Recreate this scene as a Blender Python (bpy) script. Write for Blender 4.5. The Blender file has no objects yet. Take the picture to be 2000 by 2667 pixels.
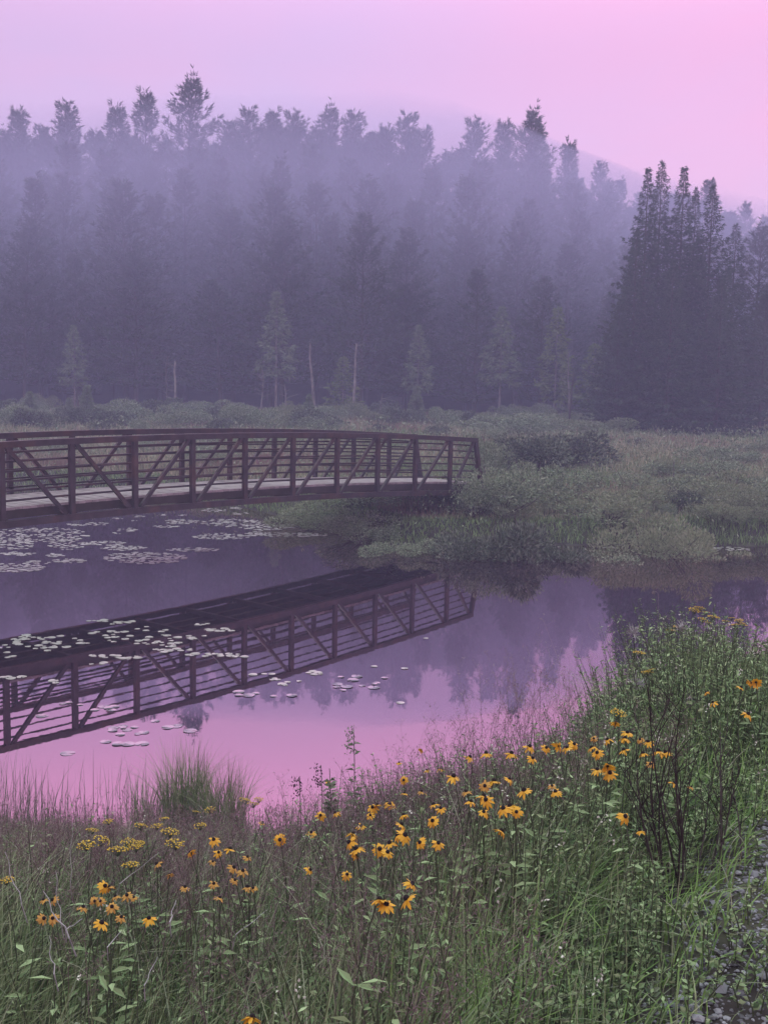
import bpy, math, random
import numpy as np
from mathutils import Matrix, Vector
random.seed(7); rng = np.random.default_rng(7)
S = bpy.context.scene
C = S.collection
# ------------------------------------------------------------------ camera
F, PITCH, ROLL, HC = 3000.0, 0.1199, 0.0184, 4.0
cam = bpy.data.cameras.new('camera'); co = bpy.data.objects.new('camera', cam); C.objects.link(co)
cam.sensor_fit = 'VERTICAL'; cam.sensor_height = 36; cam.lens = F / 2667 * 36
cam.clip_start = .05; cam.clip_end = 2000
co.matrix_world = Matrix.Translation((0, 0, HC)) @ Matrix.Rotation(math.pi/2 - PITCH, 4, 'X') @ Matrix.Rotation(ROLL, 4, 'Z')
S.camera = co
# ------------------------------------------------------------------ world and light
S.view_settings.view_transform = 'Standard'; S.view_settings.look = 'None'
S.view_settings.exposure = 0.55; S.view_settings.gamma = 1
wd = bpy.data.worlds.new('World'); S.world = wd; wd.use_nodes = True
nt = wd.node_tree; N = nt.nodes; Lk = nt.links; N.clear()
def nd(t, **k):
    n = N.new(t)
    for a, b in k.items(): setattr(n, a, b)
    return n
def mth(op, a, b=None, clamp=False):
    n = nd('ShaderNodeMath', operation=op); n.use_clamp = clamp
    for i, v in enumerate((a, b)):
        if v is None: continue
        if isinstance(v, (int, float)): n.inputs[i].default_value = v
        else: Lk.new(v, n.inputs[i])
    return n.outputs[0]
def mixc(f, a, b):
    n = nd('ShaderNodeMix', data_type='RGBA')
    Lk.new(f, n.inputs[0])
    for i, v in ((6, a), (7, b)):
        if isinstance(v, tuple): n.inputs[i].default_value = (*v, 1)
        else: Lk.new(v, n.inputs[i])
    return n.outputs[2]
SKY_LILAC = (.54, .25, .36); SKY_PINK = (.78, .195, .26); SKY_BAND = (1.15, .44, .66); SKY_LOW = (.78, .54, .86)
SKY_ZENITH = (1.42, 1.78, 1.62)
tc = nd('ShaderNodeTexCoord'); sx = nd('ShaderNodeSeparateXYZ'); Lk.new(tc.outputs['Generated'], sx.inputs[0])
vd = nd('ShaderNodeVectorMath', operation='DOT_PRODUCT'); Lk.new(tc.outputs['Generated'], vd.inputs[0])
gd = Vector((.42, .88, .16)).normalized(); vd.inputs[1].default_value = gd
glow = mth('POWER', mth('MULTIPLY', mth('SUBTRACT', vd.outputs['Value'], .86, True), 1/.14), 1.3, True)
mp = nd('ShaderNodeMapping'); mp.inputs['Scale'].default_value = (2.2, 2.2, 7); Lk.new(tc.outputs['Generated'], mp.inputs[0])
nz = nd('ShaderNodeTexNoise'); nz.inputs['Scale'].default_value = 1.6; nz.inputs['Detail'].default_value = 4; nz.inputs['Distortion'].default_value = .6; Lk.new(mp.outputs[0], nz.inputs['Vector'])
glow = mth('ADD', glow, mth('MULTIPLY', mth('SUBTRACT', nz.outputs[0], .5), .9), True)
base = mixc(glow, SKY_LILAC, SKY_PINK)
up = nd('ShaderNodeMapRange', interpolation_type='SMOOTHSTEP'); Lk.new(sx.outputs['Z'], up.inputs[0])
up.inputs[1].default_value = .46; up.inputs[2].default_value = .85
bd = nd('ShaderNodeMapRange', interpolation_type='SMOOTHSTEP'); Lk.new(sx.outputs['Z'], bd.inputs[0])
bd.inputs[1].default_value = .24; bd.inputs[2].default_value = .42          # the sky clears and brightens above the mist
base = mixc(bd.outputs[0], base, SKY_BAND)
colr = mixc(up.outputs[0], base, SKY_ZENITH)
bg = nd('ShaderNodeBackground'); Lk.new(colr, bg.inputs[0]); bg.inputs[1].default_value = .92
sk = nd('ShaderNodeTexSky', sky_type='NISHITA'); sk.sun_disc = False
sk.sun_elevation = math.radians(18); sk.sun_rotation = math.radians(32); sk.dust_density = 0; sk.ozone_density = 4
bg2 = nd('ShaderNodeBackground'); Lk.new(sk.outputs[0], bg2.inputs[0]); bg2.inputs[1].default_value = .05
ad = nd('ShaderNodeAddShader'); Lk.new(bg.outputs[0], ad.inputs[0]); Lk.new(bg2.outputs[0], ad.inputs[1])
wo = nd('ShaderNodeOutputWorld'); Lk.new(ad.outputs[0], wo.inputs[0])
sun = bpy.data.lights.new('sun', 'SUN'); sun.energy = .5; sun.angle = math.radians(25); sun.color = (1, .86, .84)
so = bpy.data.objects.new('sun', sun); C.objects.link(so)
so.rotation_euler = Vector((-.504, -.806, -.309)).to_track_quat('-Z', 'Y').to_euler()
so.location = (0, 0, 60)
S.cycles.use_denoising = True
S.cycles.max_bounces = 5; S.cycles.diffuse_bounces = 2; S.cycles.glossy_bounces = 2
S.cycles.transmission_bounces = 2; S.cycles.volume_bounces = 1; S.cycles.transparent_max_bounces = 4
# ------------------------------------------------------------------ pixel rays (photo pixels 2000 x 2667)
def raydir(px, py):
    u0, v0 = (px - 1000) / F, (py - 1333.5) / F
    c, s = math.cos(ROLL), math.sin(ROLL)
    u, v = u0*c + v0*s, -u0*s + v0*c
    return np.array([u, math.cos(PITCH) - v*math.sin(PITCH), -math.sin(PITCH) - v*math.cos(PITCH)])
def at_z(px, py, z=0.):
    d = raydir(px, py); t = (z - HC) / d[2]; return d*t + np.array([0, 0, HC])
def at_y(px, py, Y):
    d = raydir(px, py); t = Y / d[1]; return d*t + np.array([0, 0, HC])
K = 1.2056
# ------------------------------------------------------------------ terrain
shore_near = [(-90, 15), (-20, 11.6), (-8, 10.6), (-4, 9.9), (-2, 9.2), (-.5, 8.75), (.8, 8.9), (2, 9.8), (3.1, 11.2), (5, 12.8), (9, 14.5), (20, 17.5), (90, 24)]
farpx = [(1990, 1424), (1808, 1422), (1567, 1420), (1326, 1420), (1205, 1421), (1025, 1420), (940, 1400), (844, 1376), (760, 1352), (690, 1336), (600, 1316), (500, 1304), (300, 1280), (60, 1272)]
shore_far = [(90, 36), (25, 28.5)] + [tuple(at_z(x, y)[:2]) for x, y in farpx] + [(-20, 41), (-90, 46)]
pond = np.array(shore_near + shore_far)
pool = np.array([at_z(x, y)[:2] for x, y in ((405, 1200), (460, 1206), (540, 1204), (520, 1186), (440, 1176), (400, 1182))])
def sdist(poly, x, y):
    """distance to a polygon, negative inside"""
    x = np.asarray(x, float); y = np.asarray(y, float)
    d = np.full(x.shape, 1e9); inside = np.zeros(x.shape, bool)
    n = len(poly)
    for i in range(n):
        ax, ay = poly[i]; bx, by = poly[(i+1) % n]
        ex, ey = bx-ax, by-ay
        t = np.clip(((x-ax)*ex + (y-ay)*ey) / (ex*ex+ey*ey), 0, 1)
        d = np.minimum(d, np.hypot(x-ax-t*ex, y-ay-t*ey))
        c = ((ay > y) != (by > y))
        xi = ax + (y-ay) * ex / (ey if abs(ey) > 1e-9 else 1e-9)
        inside ^= c & (x < xi)
    return np.where(inside, -d, d)
def sm(t):
    t = np.clip(t, 0, 1); return t*t*(3-2*t)
path_line = np.array([(-2.15, -4), (.44, 1.9), (1.37, 4.0), (3.0, 5.45), (8, 8.2), (30, 15), (60, 20), (60, -60), (-2.2, -60)])
def wob(x, y, s=1.):
    x, y = x*s, y*s
    return (np.sin(x*1.3+y*.7+1) + np.sin(x*.5-y*1.7+2) + np.sin(x*2.9+y*2.3) * .5 + np.sin(-x*4.1+y*3.3+.5) * .35) / 2.85
def gz(x, y):
    x = np.asarray(x, float); y = np.asarray(y, float)
    sd = sdist(pond, x, y); sp = sdist(pool, x, y)
    e = sdist(path_line, x, y)
    zp = np.where(e < 0, 2.4 + 0*e, 2.4 - .5*e)
    # near side
    zn = 1.62*sm(sd/5.2) + .06
    zb = np.maximum(zn, zp)*sm(sd/1.2)
    zb = np.where(e < .0, 2.4, zb) + .03*wob(x, y, 2.)*sm(sd)
    # far side
    zf = .42*sm(sd/1.3) + .35*sm((sd-1)/18) + 9.5*sm((y-84)/42) + 5*sm((y-125)/60) + .06*wob(x, y, .6)*sm(sd/2)
    zf = np.where(sp < 1., np.minimum(zf, -.15 + .6*sp), zf)
    out = np.where(y > 13 + .22*np.abs(x) + 6*sm(np.abs(x)/10)*(x > 0), zf, zb)
    zz = -.9*sm(-sd/2.5)
    return np.where(sd < 0, zz, out)
# ------------------------------------------------------------------ mesh helpers
class MB:
    def __init__(s): s.v = []; s.q = []; s.t = []; s.qm = []; s.tm = []; s.n = 0
    def add(s, V, Fq, m=0):
        V = np.asarray(V, float).reshape(-1, 3); Fq = np.asarray(Fq, int) + s.n
        s.v.append(V); s.n += len(V)
        if Fq.shape[-1] == 4: s.q.append(Fq.reshape(-1, 4)); s.qm.append(np.full(len(s.q[-1]), m))
        else: s.t.append(Fq.reshape(-1, 3)); s.tm.append(np.full(len(s.t[-1]), m))
        return s
    def mesh(s, name, mats, off=(0, 0, 0), smooth=False):
        me = bpy.data.meshes.new(name)
        V = np.concatenate(s.v) - np.array(off)
        q = np.concatenate(s.q) if s.q else np.zeros((0, 4), int)
        t = np.concatenate(s.t) if s.t else np.zeros((0, 3), int)
        me.vertices.add(len(V)); me.vertices.foreach_set('co', V.astype(np.float32).ravel())
        me.loops.add(q.size + t.size)
        me.loops.foreach_set('vertex_index', np.concatenate([q.ravel(), t.ravel()]).astype(np.int32))
        me.polygons.add(len(q) + len(t))
        st = np.concatenate([np.arange(len(q))*4, q.size + np.arange(len(t))*3]).astype(np.int32)
        me.polygons.foreach_set('loop_start', st)
        mi = np.concatenate([np.concatenate(s.qm) if s.qm else np.zeros(0), np.concatenate(s.tm) if s.tm else np.zeros(0)]).astype(np.int32)
        me.polygons.foreach_set('material_index', mi)
        me.polygons.foreach_set('use_smooth', np.full(len(mi), smooth))
        for m in (mats if isinstance(mats, (list, tuple)) else [mats]): me.materials.append(m)
        me.update(calc_edges=True); me.validate()
        return me
    def obj(s, name, mats, parent=None, off=(0, 0, 0), smooth=False):
        o = bpy.data.objects.new(name, s.mesh(name, mats, off, smooth)); C.objects.link(o)
        if parent: o.parent = parent
        else: o.location = off
        return o
def outward(o):
    import bmesh
    b = bmesh.new(); b.from_mesh(o.data); bmesh.ops.recalc_face_normals(b, faces=b.faces); b.to_mesh(o.data); b.free(); return o
def tag(o, label=None, cat=None, group=None, kind=None):
    if label: o['label'] = label
    if cat: o['category'] = cat
    if group: o['group'] = group
    if kind: o['kind'] = kind
    return o
def empty(name, loc, label, cat, group=None, rz=0, sc=None):
    o = bpy.data.objects.new(name, None); C.objects.link(o); o.location = loc; o.rotation_euler = (0, 0, rz)
    o.empty_display_size = .2
    if sc is not None: o.scale = (sc, sc, sc) if isinstance(sc, (int, float)) else sc
    return tag(o, label, cat, group)
def child(name, me, parent, loc=(0, 0, 0), rot=(0, 0, 0), sc=None):
    o = bpy.data.objects.new(name, me); C.objects.link(o); o.parent = parent; o.location = loc; o.rotation_euler = rot
    if sc is not None: o.scale = (sc, sc, sc) if isinstance(sc, (int, float)) else sc
    return o
def nrm(v):
    return v / np.maximum(np.linalg.norm(v, axis=-1, keepdims=True), 1e-9)
def blades(mb, P, H, W, bend, head, k=4, m=0, lean=None):
    """grass blades: P (n,3); H, W, bend, head (n,)"""
    n = len(P); t = np.linspace(0, 1, k+1)[None, :]
    hx, hy = np.cos(head)[:, None], np.sin(head)[:, None]
    r = (bend*H)[:, None] * t**2; z = H[:, None]*t*(1 - .45*np.minimum(bend, 1.2)[:, None]*t**1.5)
    X = P[:, 0:1] + hx*r; Y = P[:, 1:2] + hy*r; Z = P[:, 2:3] + z
    tw = head + math.pi/2 + rng.uniform(-.9, .9, n)
    sxx, syy = np.cos(tw)[:, None], np.sin(tw)[:, None]
    w = (W[:, None]/2) * np.maximum(1 - t**1.6, .06)
    A = np.stack([X - sxx*w, Y - syy*w, Z], -1); B = np.stack([X + sxx*w, Y + syy*w, Z], -1)
    V = np.stack([A, B], 2).reshape(n, -1, 3)          # n, 2(k+1)
    f = np.array([[2*i, 2*i+1, 2*i+3, 2*i+2] for i in range(k)])
    Fq = f[None] + (np.arange(n) * 2*(k+1))[:, None, None]
    mb.add(V, Fq, m)
def leaves(mb, B, D, L, W, m=0, droop=.0, fold=None):
    """diamond leaves: B base, D direction"""
    n = len(B); D = nrm(D)
    r = rng.normal(size=(n, 3)); sd = nrm(np.cross(D, r)); up = np.cross(sd, D)
    L = np.broadcast_to(L, (n,))[:, None]; W = np.broadcast_to(W, (n,))[:, None]
    mid = B + D*L*.45; tip = B + D*L - np.array([0, 0, 1])*L*droop
    V = np.stack([B, mid + sd*W/2 + up*W*.12, tip, mid - sd*W/2 + up*W*.12], 1)
    mb.add(V, np.array([[0, 1, 2, 3]])[None] + (np.arange(n)*4)[:, None, None], m)
def tubes(mb, P, R, sides=3, m=0):
    """P (n,k,3), R (n,k)"""
    P = np.asarray(P, float); R = np.asarray(R, float)
    if P.ndim == 2: P = P[None]; R = R[None]
    n, k, _ = P.shape
    T = nrm(np.gradient(P, axis=1))
    m0 = nrm(P[:, -1] - P[:, 0])
    ref = np.where(np.abs(m0[:, 2:3]) > .7, np.array([[1., 0, 0]]), np.array([[0, 0, 1.]]))[:, None, :]
    A = nrm(np.cross(T, np.broadcast_to(ref, T.shape))); Bn = np.cross(T, A)
    a = np.arange(sides) * 2*math.pi/sides
    V = P[:, :, None] + R[:, :, None, None] * (np.cos(a)[None, None, :, None]*A[:, :, None] + np.sin(a)[None, None, :, None]*Bn[:, :, None])
    f = []
    for i in range(k-1):
        for j in range(sides):
            j2 = (j+1) % sides; f.append([i*sides+j, i*sides+j2, (i+1)*sides+j2, (i+1)*sides+j])
    mb.add(V.reshape(n, -1, 3), np.array(f)[None] + (np.arange(n)*k*sides)[:, None, None], m)
def beam(mb, pts, w, h, side=None, m=0):
    """rectangular bar along a polyline; w across (horizontal), h along the other axis"""
    P = np.asarray(pts, float); T = nrm(np.gradient(P, axis=0))
    sd = nrm(np.cross(T, np.array([0, 0, 1.]))) if side is None else np.broadcast_to(nrm(np.asarray(side, float)), P.shape)
    up = nrm(np.cross(sd, T))
    c = [(-1, -1), (1, -1), (1, 1), (-1, 1)]
    V = np.stack([P + sd*w/2*a + up*h/2*b for a, b in c], 1)
    f = []; k = len(P)
    for i in range(k-1):
        for j in range(4):
            j2 = (j+1) % 4; f.append([i*4+j, i*4+j2, (i+1)*4+j2, (i+1)*4+j])
    f += [[3, 2, 1, 0], [(k-1)*4+j for j in range(4)]]
    mb.add(V.reshape(-1, 3), f, m)
def rocks(mb, P, Sz, m=0):
    """squashed irregular stones"""
    g = (1+5**.5)/2
    iv = nrm(np.array([(-1, g, 0), (1, g, 0), (-1, -g, 0), (1, -g, 0), (0, -1, g), (0, 1, g), (0, -1, -g), (0, 1, -g), (g, 0, -1), (g, 0, 1), (-g, 0, -1), (-g, 0, 1)], float))
    fi = np.array([(0, 11, 5), (0, 5, 1), (0, 1, 7), (0, 7, 10), (0, 10, 11), (1, 5, 9), (5, 11, 4), (11, 10, 2), (10, 7, 6), (7, 1, 8), (3, 9, 4), (3, 4, 2), (3, 2, 6), (3, 6, 8), (3, 8, 9), (4, 9, 5), (2, 4, 11), (6, 2, 10), (8, 6, 7), (9, 8, 1)])
    n = len(P); sc = Sz[:, None]*rng.uniform(.55, 1.2, (n, 3))*np.array([1, 1, .6])
    V = iv[None]*rng.uniform(.75, 1.15, (n, 12, 1))*sc[:, None]
    a = rng.uniform(0, 6.3, n); ca, sa = np.cos(a)[:, None], np.sin(a)[:, None]
    V = np.stack([V[..., 0]*ca - V[..., 1]*sa, V[..., 0]*sa + V[..., 1]*ca, V[..., 2]], -1) + P[:, None]
    mb.add(V, fi[None] + (np.arange(n)*12)[:, None, None], m)
# ------------------------------------------------------------------ materials
def mat(name, cols, rough=.7, trans=0., noise=None, spec=.3, metal=0., bump=None, patch=None, gloss=0.):
    """cols: colours spread over the islands; noise=(scale, amount) blotches; patch=(scale, colour, threshold)"""
    m = bpy.data.materials.new(name); m.use_nodes = True; t = m.node_tree; t.nodes.clear()
    def n(ty, **k):
        x = t.nodes.new(ty)
        for a, b in k.items(): setattr(x, a, b)
        return x
    out = n('ShaderNodeOutputMaterial'); p = n('ShaderNodeBsdfPrincipled')
    p.inputs['Roughness'].default_value = rough; p.inputs['Metallic'].default_value = metal
    p.inputs['Specular IOR Level'].default_value = spec
    geo = n('ShaderNodeNewGeometry')
    if len(cols) > 1:
        cr = n('ShaderNodeValToRGB'); el = cr.color_ramp.elements
        while len(el) < len(cols): el.new(.5)
        for i, c in enumerate(cols): el[i].position = i/(len(cols)-1); el[i].color = (*c, 1)
        t.links.new(geo.outputs['Random Per Island'], cr.inputs[0]); c0 = cr.outputs[0]
    else:
        rg = n('ShaderNodeRGB'); rg.outputs[0].default_value = (*cols[0], 1); c0 = rg.outputs[0]
    if patch:
        nz = n('ShaderNodeTexNoise'); nz.inputs['Scale'].default_value = patch[0]; nz.inputs['Detail'].default_value = 3
        t.links.new(geo.outputs['Position'], nz.inputs['Vector'])
        mr = n('ShaderNodeMapRange'); mr.inputs[1].default_value = patch[2]-.06; mr.inputs[2].default_value = patch[2]+.06
        t.links.new(nz.outputs[0], mr.inputs[0])
        mx = n('ShaderNodeMix', data_type='RGBA'); t.links.new(mr.outputs[0], mx.inputs[0]); t.links.new(c0, mx.inputs[6]); mx.inputs[7].default_value = (*patch[1], 1)
        c0 = mx.outputs[2]
    if noise:
        tcx = n('ShaderNodeTexCoord'); nz = n('ShaderNodeTexNoise'); nz.inputs['Scale'].default_value = noise[0]; nz.inputs['Detail'].default_value = 5
        t.links.new(geo.outputs['Position'], nz.inputs['Vector'])
        mr = n('ShaderNodeMapRange'); mr.inputs[1].default_value = .3; mr.inputs[2].default_value = .7
        mr.inputs[3].default_value = 1-noise[1]; mr.inputs[4].default_value = 1+noise[1]
        t.links.new(nz.outputs[0], mr.inputs[0])
        vm = n('ShaderNodeVectorMath', operation='SCALE'); t.links.new(c0, vm.inputs[0]); t.links.new(mr.outputs[0], vm.inputs['Scale']); c0 = vm.outputs[0]
    t.links.new(c0, p.inputs['Base Color'])
    if bump:
        nz = n('ShaderNodeTexNoise'); nz.inputs['Scale'].default_value = bump[0]; nz.inputs['Detail'].default_value = 6
        t.links.new(geo.outputs['Position'], nz.inputs['Vector'])
        bp = n('ShaderNodeBump'); bp.inputs['Strength'].default_value = bump[1]; bp.inputs['Distance'].default_value = .02
        t.links.new(nz.outputs[0], bp.inputs['Height']); t.links.new(bp.outputs[0], p.inputs['Normal'])
    sh = p.outputs[0]
    if gloss:
        gl = n('ShaderNodeBsdfGlossy'); gl.inputs['Roughness'].default_value = .18; gl.inputs['Color'].default_value = (.85, .8, .88, 1)
        ms = n('ShaderNodeMixShader'); ms.inputs[0].default_value = gloss
        t.links.new(sh, ms.inputs[1]); t.links.new(gl.outputs[0], ms.inputs[2]); sh = ms.outputs[0]
    if trans:
        tl = n('ShaderNodeBsdfTranslucent'); t.links.new(c0, tl.inputs[0])
        ms = n('ShaderNodeMixShader'); ms.inputs[0].default_value = trans
        t.links.new(sh, ms.inputs[1]); t.links.new(tl.outputs[0], ms.inputs[2]); sh = ms.outputs[0]
    t.links.new(sh, out.inputs[0])
    return m
M = {}
M['pine'] = mat('pine_needles', [(0.031, 0.044, 0.029), (0.052, 0.070, 0.044), (0.078, 0.099, 0.062)], trans=.15)
M['spruce'] = mat('spruce_needles', [(0.022, 0.037, 0.025), (0.038, 0.063, 0.041), (0.062, 0.094, 0.064)], trans=.1)
M['larch'] = mat('larch_needles', [(0.095, 0.140, 0.056), (0.155, 0.206, 0.084), (0.202, 0.250, 0.112)], trans=.25)
M['fir'] = mat('young_fir_needles', [(0.086, 0.128, 0.080), (0.144, 0.192, 0.112), (0.202, 0.256, 0.160)], trans=.15)
M['bark'] = mat('bark', [(0.055, 0.048, 0.045)], noise=(1.2, .4))
M['pale_bark'] = mat('pale_bark', [(0.165, 0.154, 0.149)], noise=(2.5, .5))
M['shrub'] = mat('shrub_leaves', [(0.068, 0.099, 0.057), (0.121, 0.164, 0.094), (0.197, 0.246, 0.160), (0.302, 0.345, 0.246)], trans=.2)
M['shrub_dark'] = mat('alder_leaves', [(0.029, 0.041, 0.028), (0.053, 0.071, 0.046), (0.094, 0.121, 0.086), (0.169, 0.196, 0.150)], trans=.15)
M['shrub_pale'] = mat('willow_leaves', [(0.106, 0.139, 0.079), (0.171, 0.205, 0.118), (0.251, 0.277, 0.185)], trans=.25)
M['twig'] = mat('twig', [(.06, .045, .042)], noise=(4, .3))
M['meadow'] = mat('meadow_grass', [(0.108, 0.131, 0.070), (0.198, 0.220, 0.123), (0.306, 0.291, 0.186), (0.377, 0.336, 0.248)], trans=.2, patch=(.16, (.19, .115, .10), .56))
M['meadow_green'] = mat('lush_bank_grass', [(0.075, 0.115, 0.047), (0.135, 0.198, 0.081), (0.194, 0.279, 0.121)], trans=.25)
M['grass'] = mat('bank_grass', [(0.061, 0.098, 0.037), (0.104, 0.151, 0.061), (0.176, 0.230, 0.105), (0.311, 0.335, 0.205)], trans=.2, patch=(1.2, (.13, .105, .075), .585))
M['bright_grass'] = mat('fresh_grass', [(0.085, 0.161, 0.043), (0.144, 0.250, 0.064), (0.220, 0.339, 0.107)], trans=.25)
M['pale_grass'] = mat('pale_arching_grass', [(.12, .15, .09), (.18, .20, .13), (.26, .25, .19)], trans=.2)
M['plume'] = mat('purple_grass_plumes', [(0.100, 0.066, 0.075), (0.155, 0.104, 0.112), (0.216, 0.158, 0.158)], trans=.2)
M['panicle'] = mat('pale_panicles', [(0.120, 0.084, 0.090), (0.204, 0.144, 0.156), (0.288, 0.216, 0.216)], trans=.2)
M['weed'] = mat('weed_leaves', [(0.068, 0.116, 0.050), (0.118, 0.189, 0.080), (0.193, 0.281, 0.132), (0.363, 0.483, 0.256)], trans=.2)
M['white_bloom'] = mat('white_blossom', [(.35, .35, .30), (.55, .54, .48)])
M['reed'] = mat('reeds', [(0.056, 0.068, 0.052), (0.097, 0.113, 0.081), (0.161, 0.161, 0.137)], trans=.1)
M['petal'] = mat('golden_petals', [(0.612, 0.306, 0.018), (0.702, 0.387, 0.032)], trans=.3, rough=.5)
M['petal_old'] = mat('faded_petals', [(.42, .22, .05), (.52, .29, .06)], trans=.3, rough=.6)
M['cone'] = mat('dark_cone', [(.012, .007, .008)], rough=.9, bump=(400, .6))
M['umbel'] = mat('yellow_flower_heads', [(0.398, 0.275, 0.021), (0.520, 0.361, 0.037), (0.361, 0.303, 0.087)])
M['stem'] = mat('green_stem', [(.05, .065, .035)])
M['dark_stem'] = mat('dark_dead_stem', [(.022, .014, .014)], noise=(20, .4))
M['grey_stalk'] = mat('bleached_stalk', [(0.288, 0.280, 0.288)], noise=(30, .35))
M['steel'] = mat('weathered_steel', [(.026, .018, .024)], rough=.45, spec=.4, patch=(2.2, (.042, .022, .021), .56), noise=(5.5, .5), bump=(60, .15))
M['plank'] = mat('deck_planks', [(0.177, 0.153, 0.159), (0.248, 0.218, 0.225), (0.212, 0.183, 0.189)], rough=.75, noise=(6, .25))
M['under'] = mat('dark_timber', [(.035, .028, .028)], noise=(4, .3))
M['concrete'] = mat('mossy_concrete', [(.10, .095, .09)], rough=.9, noise=(2, .45), bump=(12, .4))
M['pad'] = mat('lily_pad', [(.26, .28, .23), (.36, .37, .32), (.46, .46, .43)], rough=.35, spec=.6, gloss=.3)
M['pad_flood'] = mat('sunken_lily_pad', [(.16, .18, .17), (.22, .24, .22)], rough=.2, spec=.6, gloss=.55)
M['stone'] = mat('path_stone', [(0.053, 0.053, 0.060), (0.120, 0.120, 0.135), (0.255, 0.255, 0.285)], rough=.85, noise=(25, .3))
M['wood_post'] = mat('grey_post', [(.10, .09, .09)], noise=(5, .3))
# ground: soil and thatch
M['ground'] = mat('soil', [(.022, .018, .016)], rough=.95, noise=(3, .4), patch=(1.3, (.035, .035, .022), .5), bump=(9, .6))
# water
def water_mat():
    m = bpy.data.materials.new('pond_water'); m.use_nodes = True; t = m.node_tree; t.nodes.clear()
    n = lambda ty: t.nodes.new(ty)
    out = n('ShaderNodeOutputMaterial'); g = n('ShaderNodeBsdfGlossy'); g.inputs['Roughness'].default_value = .012
    g.inputs['Color'].default_value = (1.0, .78, .88, 1)
    d = n('ShaderNodeBsdfDiffuse'); d.inputs['Color'].default_value = (.012, .009, .016, 1)
    fr = n('ShaderNodeLayerWeight'); fr.inputs[0].default_value = .5
    mr = n('ShaderNodeMapRange'); mr.inputs[1].default_value = .5; mr.inputs[2].default_value = .95; mr.inputs[3].default_value = .56; mr.inputs[4].default_value = .60
    t.links.new(fr.outputs['Facing'], mr.inputs[0])
    ms = n('ShaderNodeMixShader'); t.links.new(mr.outputs[0], ms.inputs[0]); t.links.new(d.outputs[0], ms.inputs[1]); t.links.new(g.outputs[0], ms.inputs[2])
    geo = n('ShaderNodeNewGeometry')
    nz = n('ShaderNodeTexNoise'); nz.inputs['Scale'].default_value = 3.0; nz.inputs['Detail'].default_value = 4
    t.links.new(geo.outputs['Position'], nz.inputs['Vector'])
    bp = n('ShaderNodeBump'); bp.inputs['Strength'].default_value = .03; bp.inputs['Distance'].default_value = .01
    t.links.new(nz.outputs[0], bp.inputs['Height']); t.links.new(bp.outputs[0], g.inputs['Normal'])
    t.links.new(ms.outputs[0], out.inputs[0])
    return m
M['water'] = water_mat()
# ------------------------------------------------------------------ ground and water
def axis(segs):
    a = [segs[0][0]]
    for lo, hi, st in segs: a += list(np.arange(lo, hi-1e-6, st)[1:]) + [hi]
    return np.array(a)
gx = axis([(-150, -60, 6), (-60, -14, 2), (-14, -5, .5), (-5, 5, .14), (5, 14, .5), (14, 60, 2), (60, 150, 6)])
gy = axis([(-20, 1, 1), (1, 14, .14), (14, 24, 1), (24, 48, .4), (48, 84, 1.5), (84, 140, 3), (140, 215, 7)])
GX, GY = np.meshgrid(gx, gy); GZ = gz(GX, GY)
nx, ny = len(gx), len(gy)
idx = np.arange(nx*ny).reshape(ny, nx)
gm = MB().add(np.stack([GX, GY, GZ], -1), np.stack([idx[:-1, :-1], idx[:-1, 1:], idx[1:, 1:], idx[1:, :-1]], -1).reshape(-1, 4))
tag(gm.obj('ground', M['ground'], smooth=True), 'dark soil and banks under the grass around the pond', kind='structure')
tag(MB().add([(-95, 5, 0), (95, 5, 0), (95, 62, 0), (-95, 62, 0)], [[0, 1, 2, 3]]).obj('water', M['water']), 'still pond reflecting pink sky, trees and bridge', kind='structure')
# ------------------------------------------------------------------ haze
hz = bpy.data.materials.new('haze'); hz.use_nodes = True; t = hz.node_tree; t.nodes.clear()
ho = t.nodes.new('ShaderNodeOutputMaterial'); pv = t.nodes.new('ShaderNodeVolumePrincipled')
HAZE_D, HAZE_C = .0032, (.56, .56, .88)
pv.inputs['Density'].default_value = HAZE_D; pv.inputs['Color'].default_value = (*HAZE_C, 1); pv.inputs['Anisotropy'].default_value = .0
t.links.new(pv.outputs[0], ho.inputs['Volume'])
hx0, hx1, hy0, hy1, hz0, hz1 = -152, 152, -22, 217, -2.2, 38.5
hv = [(x, y, z) for x in (hx0, hx1) for y in (hy0, hy1) for z in (hz0, hz1)]
tag(outward(MB().add(hv, [[0, 1, 3, 2], [4, 6, 7, 5], [0, 4, 5, 1], [2, 3, 7, 6], [0, 2, 6, 4], [1, 5, 7, 3]]).obj('haze', hz)), 'lilac morning mist over the pond and forest', kind='stuff')
# a denser bank of mist lying in the forest
mm = bpy.data.materials.new('mist'); mm.use_nodes = True; t = mm.node_tree; t.nodes.clear()
ho = t.nodes.new('ShaderNodeOutputMaterial'); pv = t.nodes.new('ShaderNodeVolumePrincipled')
pv.inputs['Density'].default_value = .024; pv.inputs['Color'].default_value = (.57, .545, .84, 1); t.links.new(pv.outputs[0], ho.inputs['Volume'])
sec = [(87, -1.5), (82.5, 4), (81, 8), (75, 11.6), (68, 13.8), (66, 15.3), (83, 21.2), (100, 27), (105, 21), (113, -1.5)]
xs_ = np.linspace(-100, 100, 41); V = []
for i, x in enumerate(xs_):
    for j, (y, z) in enumerate(sec):
        V.append((x, y + (1.5*math.sin(x*.11+z*.2) + .8*math.sin(x*.27+2) if j < 8 else 0), (z + (.5*math.sin(x*.09+1) + .3*math.sin(x*.23+j) if 1 < j < 8 else 0))*(max(.5, 1 - .0092*max(0, x-1)) if z > 0 else 1)))
k = len(sec); mb = MB(); mb.add(V, [[i*k+j, i*k+(j+1) % k, (i+1)*k+(j+1) % k, (i+1)*k+j] for i in range(len(xs_)-1) for j in range(k)])
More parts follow.
